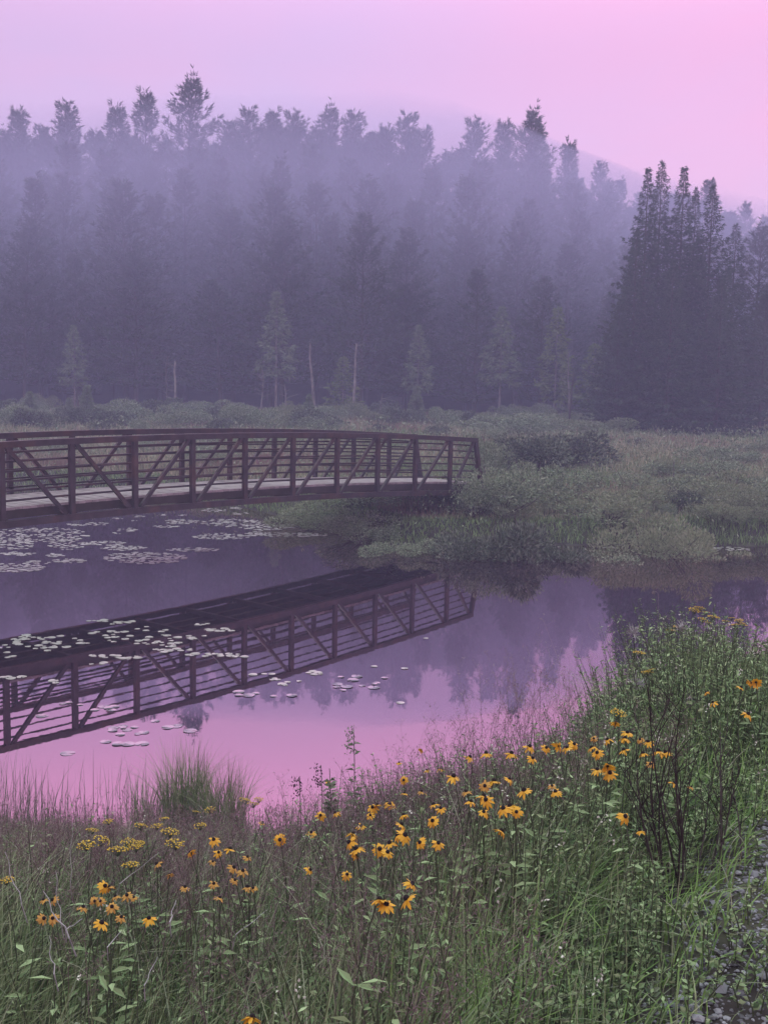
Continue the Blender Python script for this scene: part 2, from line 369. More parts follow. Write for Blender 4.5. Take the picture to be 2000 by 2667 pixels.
mb.n = 0; cap = [(0, j, j+1) for j in range(1, k-1)]; o0 = (len(xs_)-1)*k
mb.add(np.zeros((0, 3)), cap); mb.add(np.zeros((0, 3)), [(o0, o0+j+1, o0+j) for j in range(1, k-1)])
tag(outward(mb.obj('mist', mm, smooth=False)), 'thicker lilac mist hanging in the forest treetops', kind='stuff')
# ------------------------------------------------------------------ bridge
BX, BY, BA, BB = -6.546, 19.629, .8618, 1.399
ZC = 1.2565; SC = 2.8; W_BR = 2.036; H_TR = 1.49
ux, uy = math.cos(BA), math.sin(BA)
along = np.array([ux, uy, 0]); cross = np.array([-uy, ux, 0])
S0, S1 = SC - 10.9, SC + 10.9
def zb(s): return ZC - .0032*(s - SC)**2
def bp(s, off, h): return np.array([BX, BY, 0]) + along*s + cross*off + np.array([0, 0, zb(s) + h])
bo = bp(SC, W_BR/2, -ZC)
broot = empty('footbridge', tuple(bo), 'arched weathering-steel truss footbridge spanning the pond', 'bridge')
def bpart(name, build, m, parent=broot):
    mb = MB(); build(mb)
    o = mb.obj(name, m, None, off=(0, 0, 0)); me = o.data
    me.transform(Matrix.Translation(-Vector(bo))); o.parent = parent; return o
ss = np.linspace(S0, S1, 41)
for off in (0., W_BR):
    inn = 1 if off == 0 else -1
    bpart('top_chord', lambda mb: beam(mb, [bp(s, off, H_TR - .055) for s in ss], .11, .11), M['steel'])
    bpart('bottom_chord', lambda mb: beam(mb, [bp(s, off, .06) for s in np.linspace(S0-.35, S1+.35, 43)], .10, .12), M['steel'])
    for i in range(-5, 10):
        s = i*BB
        wd_ = .095
        bpart('post', lambda mb: beam(mb, [bp(s, off, .12), bp(s, off, H_TR-.11)], .085, wd_, side=cross), M['steel'])
    for s, e in ((S0+.04, -.32), (S1-.04, .32)):
        bpart('end_post', lambda mb: beam(mb, [bp(s+e, off, .12), bp(s, off, H_TR-.11)], .09, .11, side=cross), M['steel'])
    st = [S0+.04] + [i*BB for i in range(-5, 10)] + [S1-.04]
    for j in range(len(st)-1):
        a, b = st[j], st[j+1]
        if (a+b)/2 > SC: p0, p1 = bp(a+.12, off, .12), bp(b-.10, off, H_TR-.11)
        else: p0, p1 = bp(b-.12, off, .12), bp(a+.10, off, H_TR-.11)
        bpart('diagonal', lambda mb: beam(mb, [p0, p1], .06, .07, side=cross), M['steel'])
    for h in (.45, .62, .79, .96, 1.13, 1.29):
        bpart('rail', lambda mb: (beam(mb, [bp(s, off + inn*.075, h) for s in ss], .008, .034), beam(mb, [bp(s, off + inn*.093, h+.015) for s in ss], .034, .006)), M['steel'])
    bpart('deck_edge_beam', lambda mb: beam(mb, [bp(s, off + inn*.17, .20) for s in ss], .05, .15), M['under'])
def planks(mb):
    n = int((S1-S0)/.145)
    for i in range(n):
        s = S0 + (i+.5)*(S1-S0)/n
        j = rng.uniform(-.004, .004)
        beam(mb, [bp(s, .13, .30+j), bp(s, W_BR-.13, .30+j)], .138, .045, side=along)
bpart('deck', planks, M['plank'])
for i in range(-5, 10):
    bpart('floor_beam', lambda mb: beam(mb, [bp(i*BB+.1, .055, .10), bp(i*BB+.1, W_BR-.055, .10)], .08, .10, side=along), M['under'])
for off in (.6, 1.02, 1.44):
    bpart('stringer', lambda mb: beam(mb, [bp(s, off, .215) for s in ss], .10, .12), M['under'])
# abutments
for s, lab in ((S1, 'dark concrete abutment under the end of the footbridge by the shrubs'), (S0, 'concrete abutment carrying the footbridge on the near bank')):
    d = 1 if s == S1 else -1
    c0 = bp(s + d*.35, W_BR/2, -.02 - .45)
    mb = MB(); beam(mb, [c0 - cross*1.5, c0 + cross*1.5], .9, .90, side=along)
    beam(mb, [c0 + along*d*.2 + np.array([0, 0, -.9]) - cross*1.8, c0 + along*d*.2 + np.array([0, 0, -.9]) + cross*1.8], 1.5, .9, side=along)
    o = mb.obj('abutment', M['concrete'], off=tuple(c0)); tag(o, lab, 'abutment')
# ------------------------------------------------------------------ trees
def make_pine(seed, H=20., R=3.6, base=.35, tuft=.55, dense=1.):
    global rng
    rg = np.random.default_rng(seed); old = rng; rng = rg
    cr = MB(); tr = MB()
    lean = rg.normal(0, .012, 2)*H
    zs = np.linspace(-.3, H, 8); tp = np.stack([lean[0]*(zs/H)**2, lean[1]*(zs/H)**2, zs], 1)
    tubes(tr, tp, .24*(1 - zs/H*.93)*(H/20), 7)
    z = H*base; B = []; D = []
    while z < H-.15:
        t = (z - H*base)/(H*(1-base))
        prof = (1 - t)**.95 * (.7 + .3*min(1, t*4))*1.2
        nb = rg.integers(4, 7); a0 = rg.uniform(0, 6.3)
        for b in range(nb):
            a = a0 + b*6.283/nb + rg.normal(0, .25)
            L = R*prof*rg.uniform(.55, 1.25) + .35
            if rg.random() < .12: L *= rg.uniform(.3, .7)
            el = -.14 + 1.0*t**1.3 + rg.normal(0, .12)
            k = 6; u = np.linspace(0, 1, k)
            rad = L*u; zz = L*(np.tan(el)*u + .28*u**2.2)
            pts = np.stack([rad*math.cos(a), rad*math.sin(a), z + zz], 1) + np.array([lean[0]*(z/H)**2, lean[1]*(z/H)**2, 0])
            tubes(tr if t < .25 else cr, pts, (.05*(1-u*.8))*(L/R+.3), 3, 0 if t < .25 else 1)
            nt = int((6 + L*7)*dense)
            uu = rg.uniform(.25 if t < .8 else 0, 1, nt)**.7
            pp = np.stack([np.interp(uu, u, pts[:, i]) for i in range(3)], 1)
            side = np.array([-math.sin(a), math.cos(a), 0])
            sp = rg.normal(0, .26, nt)*L*(1.1-uu*.7)
            pp += side*sp[:, None]; pp[:, 2] += rg.normal(.05, .12, nt) + np.abs(sp)*.12
            dd = np.array([math.cos(a), math.sin(a), .55])[None] + side*np.sign(sp)[:, None]*.5 + rg.normal(0, .25, (nt, 3))
            B.append(pp); D.append(dd)
        z += rg.uniform(.45, .95)*(H/20)*(1 if t < .8 else .6)
    B = np.concatenate(B); D = nrm(np.concatenate(D))
    q = 6
    B2 = np.repeat(B, q, 0); D2 = np.repeat(D, q, 0) + rg.normal(0, .42, (len(B)*q, 3)) + np.array([0, 0, .15])[None]*1.0
    leaves(cr, B2, D2, rg.uniform(.5, 1.0, len(B2))*tuft, rg.uniform(.06, .13, len(B2))*tuft*1.1, 0)
    tl = np.array([lean[0], lean[1], H-.3]); leaves(cr, tl + rg.normal(0, .06, (24, 3)), np.array([[0, 0, 1.]]) + rg.normal(0, .45, (24, 3)), .55, .09, 0)
    rng = old
    return tr.mesh('pine_trunk', M['bark']), cr.mesh('pine_crown', [M['pine'], M['bark']])
def make_spruce(seed, H=16., R=3.0, base=.02, leaf='spruce', dense=1., thin=False, lf=.3):
    global rng
    rg = np.random.default_rng(seed); old = rng; rng = rg
    cr = MB(); tr = MB()
    zs = np.linspace(-.3, H, 8); tubes(tr, np.stack([0*zs, 0*zs, zs], 1), .2*(1 - zs/H*.96)*(H/16), 7)
    z = max(H*base, .2); B = []; D = []; Ls = []
    while z < H-.05:
        t = (z - H*base)/(H*(1-base))
        prof = 1.1*(1-t)**(1.08 if not thin else .92) * (.8 + .2*min(1, t*6))
        nb = rg.integers(5, 8) if not thin else rg.integers(3, 6); a0 = rg.uniform(0, 6.3)
        for b in range(nb):
            a = a0 + b*6.283/nb + rg.normal(0, .2)
            L = R*prof*rg.uniform(.55, 1.28) + .07
            if rg.random() < .10: L *= 1.18
            dr = -.36*(1-t) + .30*t**2 + rg.normal(0, .06)
            u = np.linspace(0, 1, 5); rad = L*u; zz = L*(dr*u + .22*u**3)
            pts = np.stack([rad*math.cos(a), rad*math.sin(a), z + zz], 1)
            if not thin or t < .8: tubes(cr, pts, .025*(1-u*.8)*(L/R+.3), 3, 1)
            nt = max(4, int(L*(12 if not thin else 17)*dense))
            uu = np.sqrt(rg.uniform(.02, 1, nt))
            pp = np.stack([np.interp(uu, u, pts[:, i]) for i in range(3)], 1)
            side = np.array([-math.sin(a), math.cos(a), 0]); fwd = np.array([math.cos(a), math.sin(a), 0])
            sg = rg.choice([-1, 1], nt)[:, None]
            w = (L*.21*(1.08-uu) + .03)[:, None]
            tip = pp + side*sg*w*rg.uniform(.3, 1.1, (nt, 1)) - np.array([0, 0, 1])*rg.uniform(0, .22, (nt, 1))
            B.append(pp*.4 + tip*.6); D.append(side*sg*.6 + fwd*.9 + np.array([0, 0, -.05]) + rg.normal(0, .3, (nt, 3))); Ls.append(np.full(nt, (.55 + .5*prof)))
        z += rg.uniform(.30, .52)*(H/16)*(1-.5*t)*(1.6 if thin else 1)
    B = np.concatenate(B); D = np.concatenate(D); Ls = np.concatenate(Ls)
    q = 3
    B = np.repeat(B, q, 0) + rg.normal(0, .04, (len(B)*q, 3)); D = np.repeat(D, q, 0) + rg.normal(0, .35, (len(B), 3)); Ls = np.repeat(Ls, q)
    leaves(cr, B, D, Ls*lf*rg.uniform(.7, 1.4, len(B)), Ls*lf*.26*rg.uniform(.7, 1.3, len(B)), 0, droop=.15)
    # leader
    leaves(cr, np.tile([[0, 0, H-.25]], (14, 1)) + rg.normal(0, .03, (14, 3)), np.array([[0, 0, 1.]]) + rg.normal(0, .5, (14, 3)), .3, .07, 0)
    rng = old
    return tr.mesh('spruce_trunk', M['pale_bark'] if thin else M['bark']), cr.mesh('spruce_crown', [M[leaf], M['bark']])
PINES = [make_pine(11, R=4.1, base=.16), make_pine(12, R=3.5, base=.2), make_pine(13, R=4.6, base=.18), make_pine(14, R=3.1, base=.12), make_pine(15, R=3.8, base=.24)]
SPR = [make_spruce(21, R=3.6, lf=.34), make_spruce(22, R=4.1, lf=.34), make_spruce(23, R=3.3, lf=.34)]
LARCH = [make_spruce(31, H=9, R=1.35, base=.38, leaf='fir', dense=.6, thin=True, lf=.42), make_spruce(32, H=9, R=1.6, base=.25, leaf='larch', dense=.5, thin=True, lf=.45)]
FIRS = [make_spruce(41, H=3, R=.95, base=.02, leaf='fir', dense=1.2, lf=.3), make_spruce(42, H=3, R=.7, base=.02, leaf='fir', dense=1.2, lf=.3)]
def place_tree(name, protos, H0, x, y, H, label, cat, group=None, wide=1.):
    s = H/H0
    r = empty(name, (x, y, float(gz(x, y))-.05), label, cat, group, rz=random.uniform(0, 6.3), sc=(s*wide, s*wide, s))
    child('trunk', protos[0], r); child('crown', protos[1], r)
    return r
sky = [(35, 245, 3, 'bushy-topped'), (92, 278, 1, 'low rounded'), (150, 230, 0, 'broad fan-topped'), (255, 237, 3, 'blunt-topped'), (315, 208, 3, 'narrow upright'), (395, 186, 2, 'tallest, wide-crowned'),
       (490, 268, 1, 'low ragged'), (545, 242, 0, 'round-shouldered'), (590, 250, 3, 'slim'), (640, 250, 0, 'flat-topped'), (700, 248, 2, 'dense domed'), (770, 250, 1, 'conical'),
       (830, 282, 3, 'short spiky'), (875, 253, 0, 'slope-shouldered'), (912, 285, 1, 'leaning-topped'), (1030, 265, 0, 'bushy'), (1085, 272, 3, 'narrow'), (1128, 250, 2, 'big double-shouldered'),
       (1165, 290, 1, 'low side'), (1235, 315, 3, 'round-headed faint'), (1300, 355, 1, 'small faint'), (1345, 392, 3, 'lowest faint'), (1530, 392, 1, 'misty'), (1610, 440, 0, 'pale misty'), (1650, 470, 3, 'misty round')]
for i, (x, y, v, lk) in enumerate(sky):
    d = random.uniform(101, 108) if x < 1280 else random.uniform(116, 124)
    p = at_y(x*K, y*K, d); g = float(gz(p[0], p[1]))
    where = 'rising against the sky above the hazy forest' if x < 1280 else 'on the falling end of the ridge by the dark spruces'
    nb = ['at the far edge over the bridge', 'beside the tallest pine', 'above the middle of the bridge', 'above the bridge end', 'past the bridge end'][0 if x < 200 else 1 if x < 500 else 2 if x < 800 else 3 if x < 1100 else 4]
    place_tree('pine_tree', PINES[v], 20, p[0], p[1], p[2]-g, f'{lk} pine against the sky {nb}' if x < 1280 else f'{lk} pine {where}', 'pine tree', 'pines on the skyline')
env = [(-400, 285), (0, 290), (150, 280), (330, 290), (480, 300), (600, 272), (850, 292), (950, 345), (970, 340), (1000, 320), (1190, 335), (1220, 360), (1300, 388), (1400, 405), (1560, 440), (1659, 485), (2100, 520)]
ex, ey = [e[0] for e in env], [e[1] for e in env]
rows = [(119, 2.8, 15, 60), (112, 2.8, 0, 35), (106, 3.0, 4, 34), (97, 3.6, 25, 90), (91.5, 3.9, 60, 140), (86.5, 4.3, 100, 210), (82, 4.8, 150, 330)]
nfor = 0
for d, stp, lo, hi in rows:
    x = -d*.40 - 3
    while x < d*.40 + 3:
        xx = x + random.uniform(-1, 1)*stp*.3; dd = d + random.uniform(-2.2, 2.2)
        pxd = (xx/dd*F + 1000)/K
        yy = np.interp(pxd, ex, ey) + random.uniform(lo, hi)
        p = at_y(pxd*K, yy*K, dd); g = float(gz(p[0], p[1])); H = p[2]-g
        if H > 5:
            zone = 'over the bridge' if pxd < 520 else 'behind the bridge end' if pxd < 1050 else 'beside the dark spruces'
            back = 'back' if d > 95 else 'front'
            place_tree('pine_tree', PINES[random.randrange(5)], 20, p[0], p[1], H, f'misty pine in the {back} ranks of the forest wall {zone}', 'pine tree', f'{back} forest pines {zone}', wide=random.uniform(.95, 1.3)*max(1., (16/H)**.5))
            nfor += 1
        x += stp
# dark spruce group
for x, y, d, v, w, lab in [(1400, 362, 66, 0, .84, 'dark spruce with blunt knobby tip, first of the spruce group from the bridge'), (1430, 344, 67.5, 1, .8, 'tallest dark spruce with slender pointed tip'),
                           (1478, 360, 66.5, 0, .9, 'dark spruce with thick pointed top, beside the tallest one'), (1504, 402, 69, 2, .8, 'small-tipped spruce squeezed between two taller ones'),
                           (1540, 396, 66, 1, .95, 'dark spruce with bare-sided conical top at the outer side of the group'), (1376, 490, 64, 2, 1.05, 'shorter spruce at the bridge side of the dark group'),
                           (1590, 480, 70, 1, 1.05, 'broad spruce behind the outer side of the dark group'), (1338, 650, 63.5, 0, 1.3, 'low wide spruce forming the foot of the group'),
                           (1455, 560, 62.5, 2, 1.2, 'mid-height spruce in front of the tall spruces'), (1560, 600, 62.5, 0, 1.2, 'greyish front spruce under the conical one')]:
    p = at_y(x*K, y*K, d); g = float(gz(p[0], p[1]))
    place_tree('spruce_tree', SPR[v], 16, p[0], p[1], p[2]-g, lab, 'spruce tree', 'dark spruces beside the meadow', wide=w)
for x, y, d, v, lab in [(1640, 500, 74, 2, 'broad pine leaning out past the dark spruces'), (1700, 560, 73, 0, 'wide pine at the end of the spruce group'), (1655, 640, 66, 4, 'open-branched pine standing before the spruces')]:
    p = at_y(x*K, y*K, d); g = float(gz(p[0], p[1]))
    place_tree('pine_tree', PINES[v], 20, p[0], p[1], p[2]-g, lab, 'pine tree', wide=1.15)
# edge trees
for x, y, by, v, lab in [(598, 628, 885, 0, 'tall thin-stemmed young pine with pale narrow crown'), (742, 768, 868, 1, 'small yellowish larch beside the white trunk'),
                         (1205, 660, 905, 1, 'tall yellow-green larch beside the dark spruces'), (1085, 660, 880, 0, 'pale feathery young pine behind the meadow'),
                         (905, 700, 885, 0, 'thin misty young pine above the bridge end'), (1285, 740, 910, 1, 'greenish larch at the foot of the spruces'), (160, 700, 880, 0, 'misty young pine above the bridge rail')]:
    p = at_z(x*K, by*K, .9); d = min(p[1], 78); d = max(d, 64); q = at_y(x*K, y*K, d); g = float(gz(q[0], q[1]))
    H = q[2]-g
    if H < 6: place_tree('larch_tree', LARCH[v], 9, q[0], q[1], H, lab, 'young tree', wide=1.5)
    else: place_tree('larch_tree' if v else 'young_pine', LARCH[v], 9, q[0], q[1], H, lab, 'young tree')
for x, y, d, v, lab in [(65, 843, 66, 0, 'small pale fir with broad skirt over the bridge rail'), (188, 830, 66, 1, 'small narrow fir beside a grey trunk stub'), (900, 832, 72, 1, 'slim little fir behind the bridge end'),
                        (35, 870, 64, 1, 'tiny fir next to the broad-skirted one'), (150, 858, 67, 1, 'tiny thin fir by the grey trunk stub'), (668, 850, 70, 1, 'tiny fir between bare trunks')]:
    q = at_y(x*K, y*K, d); g = float(gz(q[0], q[1])); place_tree('fir_tree', FIRS[v], 3, q[0], q[1], q[2]-g, lab, 'fir tree', 'young firs on the meadow edge')
def trunk_mesh(mb, H, r, seed):
    rg = np.random.default_rng(seed); z = np.linspace(-.2, H, 7); w = np.cumsum(rg.normal(0, .05, (7, 2)), 0)
    P = np.concatenate([w, z[:, None]], 1); tubes(mb, P, r*(1-.55*z/H), 6)
    for b in range(9):
        zz = rg.uniform(.3, .98)*H; a = rg.uniform(0, 6.3); L = rg.uniform(.3, .9)
        p0 = np.array([np.interp(zz, z, w[:, 0]), np.interp(zz, z, w[:, 1]), zz])
        tubes(mb, [p0, p0 + np.array([math.cos(a), math.sin(a), .3])*L], [.02, .008], 3)
for j, (x, y0, y1, r, m, lab) in enumerate([(768, 742, 885, .12, 'pale_bark', 'white bare birch trunk beside the yellowish larch'), (381, 780, 862, .11, 'pale_bark', 'pale bare trunk over the middle of the bridge'),
        (685, 740, 862, .13, 'pale_bark', 'grey bare trunk between the young pine and the white birch'), (565, 800, 880, .05, 'pale_bark', 'thin bare stem beside the tall young pine'), (622, 830, 895, .05, 'pale_bark', 'thin leaning bare stem past the tall young pine'),
        (1235, 760, 880, .07, 'pale_bark', 'thin pale stem beside the yellow-green larch'), (822, 850, 905, .05, 'pale_bark', 'short thin stem behind the bridge end'), (168, 840, 900, .10, 'bark', 'grey trunk stub beside the narrow fir'),
        (352, 770, 850, .07, 'bark', 'dark bare stem beside the pale trunk'), (1197, 800, 915, .09, 'bark', 'dark bare pole in front of the larch')]):
    p = at_y(x*K, y0*K, 74); g = float(gz(p[0], 74)); H = p[2]-g
    r_ = empty('bare_tree', (p[0], 74 if x != 1197 else 68, g), lab, 'dead tree', 'bare trunks at the forest edge'); r_.rotation_euler = (random.uniform(-.04, .04), random.uniform(-.05, .05), 0); mb = MB(); trunk_mesh(mb, H, r, 60+j)
    child('trunk', mb.mesh('trunk', M[m]), r_)
# ------------------------------------------------------------------ shrubs
def make_shrub(seed, leafm, n=2600, leaf=.075, spiky=0.):
    rg = np.random.default_rng(seed); fo = MB(); stm = MB(); n = int(n*1.7); leaf *= .85
    nl = 9; cs = np.stack([rg.normal(0, .42, nl), rg.normal(0, .42, nl), rg.uniform(.35, .95, nl)], 1); rs = rg.uniform(.28, .5, nl)
    B = []; D = []
    for c, r in zip(cs, rs):
        k = n//nl; d = nrm(rg.normal(size=(k, 3))); rr = r*rg.uniform(.45, 1.05, k)**.6
        p = c + d*rr[:, None]*np.array([1, 1, .85]); B.append(p); D.append(d + np.array([0, 0, .5 + spiky]) + rg.normal(0, .4, (k, 3)))
    B = np.concatenate(B); D = np.concatenate(D); ok = B[:, 2] > .02; B = B[ok]; D = D[ok]
    global rng; old = rng; rng = rg
    leaves(fo, B, D, leaf*rg.uniform(.7, 1.5, len(B)), leaf*.5*rg.uniform(.7, 1.3, len(B)), 0)
    k = 26; a = rg.uniform(0, 6.3, k); tip = cs[rg.integers(0, nl, k)] + rg.normal(0, .22, (k, 3)); u = np.linspace(0, 1, 4)[None, :, None]
    P = np.array([0, 0, -.1])*(1-u) + tip[:, None]*u + np.stack([np.cos(a), np.sin(a), 0*a], 1)[:, None]*.1*u*(1-u)*4
    tubes(stm, P, np.tile([[.022, .016, .010, .005]], (k, 1)), 3); rng = old
    return fo.mesh('foliage', M[leafm]), stm.mesh('stems', M['twig'])
SH = {'dark': [make_shrub(51, 'shrub_dark', 3000, .095), make_shrub(52, 'shrub_dark', 3000, .09)], 'mid': [make_shrub(53, 'shrub'), make_shrub(54, 'shrub', 3000)], 'pale': [make_shrub(55, 'shrub_pale', 2600, .085, .6), make_shrub(56, 'shrub_pale', 2600, .07, .8)]}
def shrub(kind, x, y, w, h, label, group=None):
    f, s_ = SH[kind][random.randrange(2)]
    r = empty('shrub', (x, y, float(gz(x, y))-.03), label, 'shrub', group, rz=random.uniform(0, 6.3), sc=(w/1.7, w/1.7, h/1.3))
    child('foliage', f, r); child('stems', s_, r)
def shrub_px(kind, cx, base, wpx, hpx, label, group=None, z=.45):
    p = at_z(cx*K, base*K, z); d = p[1]; w = wpx*K/F*d*1.3; h = hpx*K/F*d*1.4
    shrub(kind, p[0], p[1] + w*.72, w, h, label, group)
for a in [('dark', 1040, 1176, 130, 95, 'dark leafy alder overhanging the water at the bridge end'), ('dark', 1130, 1178, 150, 120, 'big rounded dark shrub on the waterline past the bridge'),
          ('dark', 1225, 1180, 130, 90, 'low dark shrub touching the water beside the rounded one'), ('mid', 1030, 1126, 85, 72, 'shrub hugging the very end of the footbridge deck'), ('mid', 1090, 1130, 130, 85, 'greyish shrub right beside the bridge end post'),
          ('mid', 1180, 1110, 130, 80, 'light-leaved shrub behind the waterline alders'), ('dark', 1165, 1055, 130, 75, 'dark shrub patch in the meadow beyond the bridge end'),
          ('dark', 1245, 1040, 150, 70, 'wide dark shrub in the middle of the meadow'), ('mid', 1060, 1060, 90, 90, 'upright shrub behind the end of the bridge rail'),
          ('mid', 1330, 1182, 130, 80, 'grey-green shrub on the waterline before the meadow'), ('pale', 1430, 1175, 170, 110, 'large pale willow mound on the bank'),
          ('mid', 1520, 1188, 110, 70, 'small shrub where the pale willow meets the water'), ('mid', 880, 1165, 120, 55, 'shrub in the shade under the bridge'),
          ('dark', 960, 1176, 110, 60, 'dark shrub at the abutment under the bridge'), ('mid', 790, 1145, 130, 48, 'low shrub on the bank under the bridge span'),
          ('pale', 700, 1118, 140, 40, 'pale low shrub tip of the bank under the bridge'), ('pale', 1430, 945, 170, 34, 'pale spiky willow in front of the dark spruces'),
          ('pale', 1600, 935, 130, 42, 'round pale willow at the outer foot of the spruces'), ('pale', 1290, 965, 130, 38, 'yellow-green shrub at the bridge side of the spruces'),
          ('pale', 1190, 965, 170, 38, 'light green low shrub beyond the bridge end'), ('mid', 1500, 950, 130, 30, 'grey-green low shrub between two pale willows'),
          ('mid', 1100, 970, 130, 46, 'dull shrub rising behind the wooden post'), ('mid', 1390, 1080, 90, 36, 'small dark clump in the open meadow'), ('pale', 1530, 1110, 160, 60, 'soft pale shrub above the bank'),
          ('mid', 1620, 1110, 130, 60, 'greyish shrub on the open side of the soft pale one'), ('pale', 1640, 1180, 140, 70, 'green bushy clump near the end lily pads'),
          ('dark', 985, 1110, 90, 45, 'dark shrub squeezed below the end of the truss')]:
    shrub_px(a[0], a[1], a[2], a[3], a[4], a[5])
for i in range(95):
    px = random.uniform(-120, 1350); d = random.uniform(56, 80)
    X = (px*K-1000)/F*d; h = random.uniform(.6, 1.7)
    where = 'past the bridge rail' if px < 520 else 'beyond the bridge end' if px < 1000 else 'toward the spruces'
    shrub(['mid', 'mid', 'pale', 'dark'][i % 4], X, d, h*random.uniform(1.1, 1.9), h, f'low misty shrub along the forest edge {where}', f'low shrubs along the forest edge {where}')
for i in range(58):
    d = 27.5*(56/27.5)**random.random(); X = random.uniform(-.05 if d < 31 else -.36, .42)*d
    if float(sdist(pond, X, d)) < .7: continue
    h = random.uniform(.35, 1.0); where = 'close behind the waterline' if d < 32 else 'out in the open meadow' if d < 44 else 'far out in the meadow'
    shrub(['mid', 'pale', 'mid', 'dark', 'pale'][i % 5], X, d, h*random.uniform(1.2, 2.4), h, f'small meadow shrub {where}', f'small meadow shrubs {where}')
# posts on the far bank
for x, y0, y1, r, lab in ((1109, 950, 1012, .07, 'grey weathered wooden post standing past the bridge end'), (1455, 998, 1052, .018, 'thin dark stake standing in the open meadow')):
    d = at_z(x*K, y1*K, .6)[1]; p = at_y(x*K, y0*K, d); g = float(gz(p[0], d)); mb = MB()
    tubes(mb, [(0, 0, -.2), (.01, 0, (p[2]-g)*.5), (0, 0, p[2]-g), (0, 0, p[2]-g+.02)], [r, r*.95, r*.85, r*.2], 7)
    o = mb.obj('wooden_post' if r > .05 else 'stake', M['wood_post']); o.location = (p[0], d, g); tag(o, lab, 'post')
# ------------------------------------------------------------------ far meadow grass
def scatter_far(n, y0, y1, pw=1.0):
    u = rng.uniform(0, 1, n); Y = y0*(y1/y0)**(u**pw); X = rng.uniform(-.44, .44, n)*Y
    sd = sdist(pond, X, Y); ok = (sd > .05) & (sdist(pool, X, Y) > .1)
    return X[ok], Y[ok], sd[ok]
X, Y, sd = scatter_far(190000, 25, 84)
w1 = wob(X, Y, .45)
mb = MB(); n = len(X)
Hh = (.36 + .20*w1 + .24*rng.random(n))*np.where(sd < 2.5, .42, 1)*(1 + .4*sm((Y-45)/30)); Ww = Y*.0007*rng.uniform(.7, 1.8, n)
P = np.stack([X, Y, gz(X, Y)-.02], 1)
grn = (wob(X, Y, .21) + .5*wob(Y, X, .5) + rng.normal(0, .25, n) > .35) | (sd < 1.5)
blades(mb, P[~grn], Hh[~grn], Ww[~grn], rng.uniform(.05, .6, (~grn).sum()), rng.uniform(0, 6.3, (~grn).sum()), 2, 0)
blades(mb, P[grn], Hh[grn], Ww[grn]*1.2, rng.uniform(.2, .8, grn.sum()), rng.uniform(0, 6.3, grn.sum()), 2, 1)
tag(mb.obj('meadow_grass', [M['meadow'], M['meadow_green']]), 'tall wild grass covering the far meadow', kind='stuff')
# seed heads and leafy herbs in the meadow
X, Y, sd = scatter_far(30000, 25, 70); n = len(X); mb = MB()
k = 1; P = np.stack([X, Y, gz(X, Y) + rng.uniform(.15, .75, n)], 1)
leaves(mb, P, rng.normal(0, 1, (n, 3)) + np.array([0, 0, .8]), Y*.0028*rng.uniform(.6, 1.5, n), Y*.0011*rng.uniform(.6, 1.3, n), 0)
tag(mb.obj('meadow_herbs', [M['shrub']]), 'leafy herbs mixed through the meadow grass', kind='stuff')
# ------------------------------------------------------------------ lily pads
pads = []
def patch(cx, cy, rx, ry, n, x0, y0, sc, sz=1., m=0):
    n = int(n*2.6) + 1 if y0 == 1080 else n
    for _ in range(n):
        a = rng.uniform(0, 6.283); r = math.sqrt(rng.uniform(0, 1))
        px = x0 + (cx + rx*r*math.cos(a))*sc; py = y0 + (cy + ry*r*math.sin(a))*sc
        p = at_z(px, py)
        if sdist(pond, p[0], p[1]) < -.05 or sdist(pool, p[0], p[1]) < 0: pads.append((p[0], p[1], sz*rng.uniform(.03, .072), m))
s1 = .42194
for a in [(250, 745, 300, 50, 90), (420, 800, 120, 35, 26), (90, 800, 120, 40, 24), (110, 860, 120, 12, 12), (90, 945, 190, 28, 60), (350, 868, 60, 10, 8), (430, 903, 110, 14, 16), (250, 912, 70, 12, 8), (640, 794, 170, 12, 20),
          (760, 824, 140, 16, 24), (900, 885, 260, 36, 95), (1190, 834, 160, 11, 22), (600, 675, 70, 9, 7), (480, 678, 60, 8, 5), (780, 711, 60, 12, 9), (720, 733, 25, 4, 2), (730, 640, 30, 4, 2), (835, 655, 25, 3, 2), (1020, 690, 80, 8, 9),
          (1120, 662, 110, 14, 16), (1320, 590, 75, 12, 12), (1460, 578, 40, 6, 5), (1490, 612, 50, 10, 6), (1430, 668, 190, 24, 50), (1370, 752, 170, 20, 40), (1590, 742, 60, 8, 6), (860, 628, 40, 4, 3), (1000, 620, 30, 3, 2), (1120, 620, 30, 3, 2)]:
    patch(*a, 0, 1080, s1)
for a in [(250, 742, 240, 14, 40), (100, 695, 160, 20, 34), (240, 690, 70, 12, 10), (60, 735, 80, 14, 14)]: patch(*a, 650, 1080, s1)
for a in [(220, 500, 110, 10, 20), (620, 488, 90, 10, 18), (400, 515, 60, 5, 6)]: patch(*a, 0, 1080, s1, 1.2)
for a in [(312, 827, 12, 2, 1), (360, 818, 10, 2, 1), (685, 820, 42, 5, 6), (850, 832, 25, 3, 3), (1390, 830, 170, 12, 22), (112, 884, 12, 2, 1)]: patch(*a, 1300, 1080, s1)
s6 = .60277
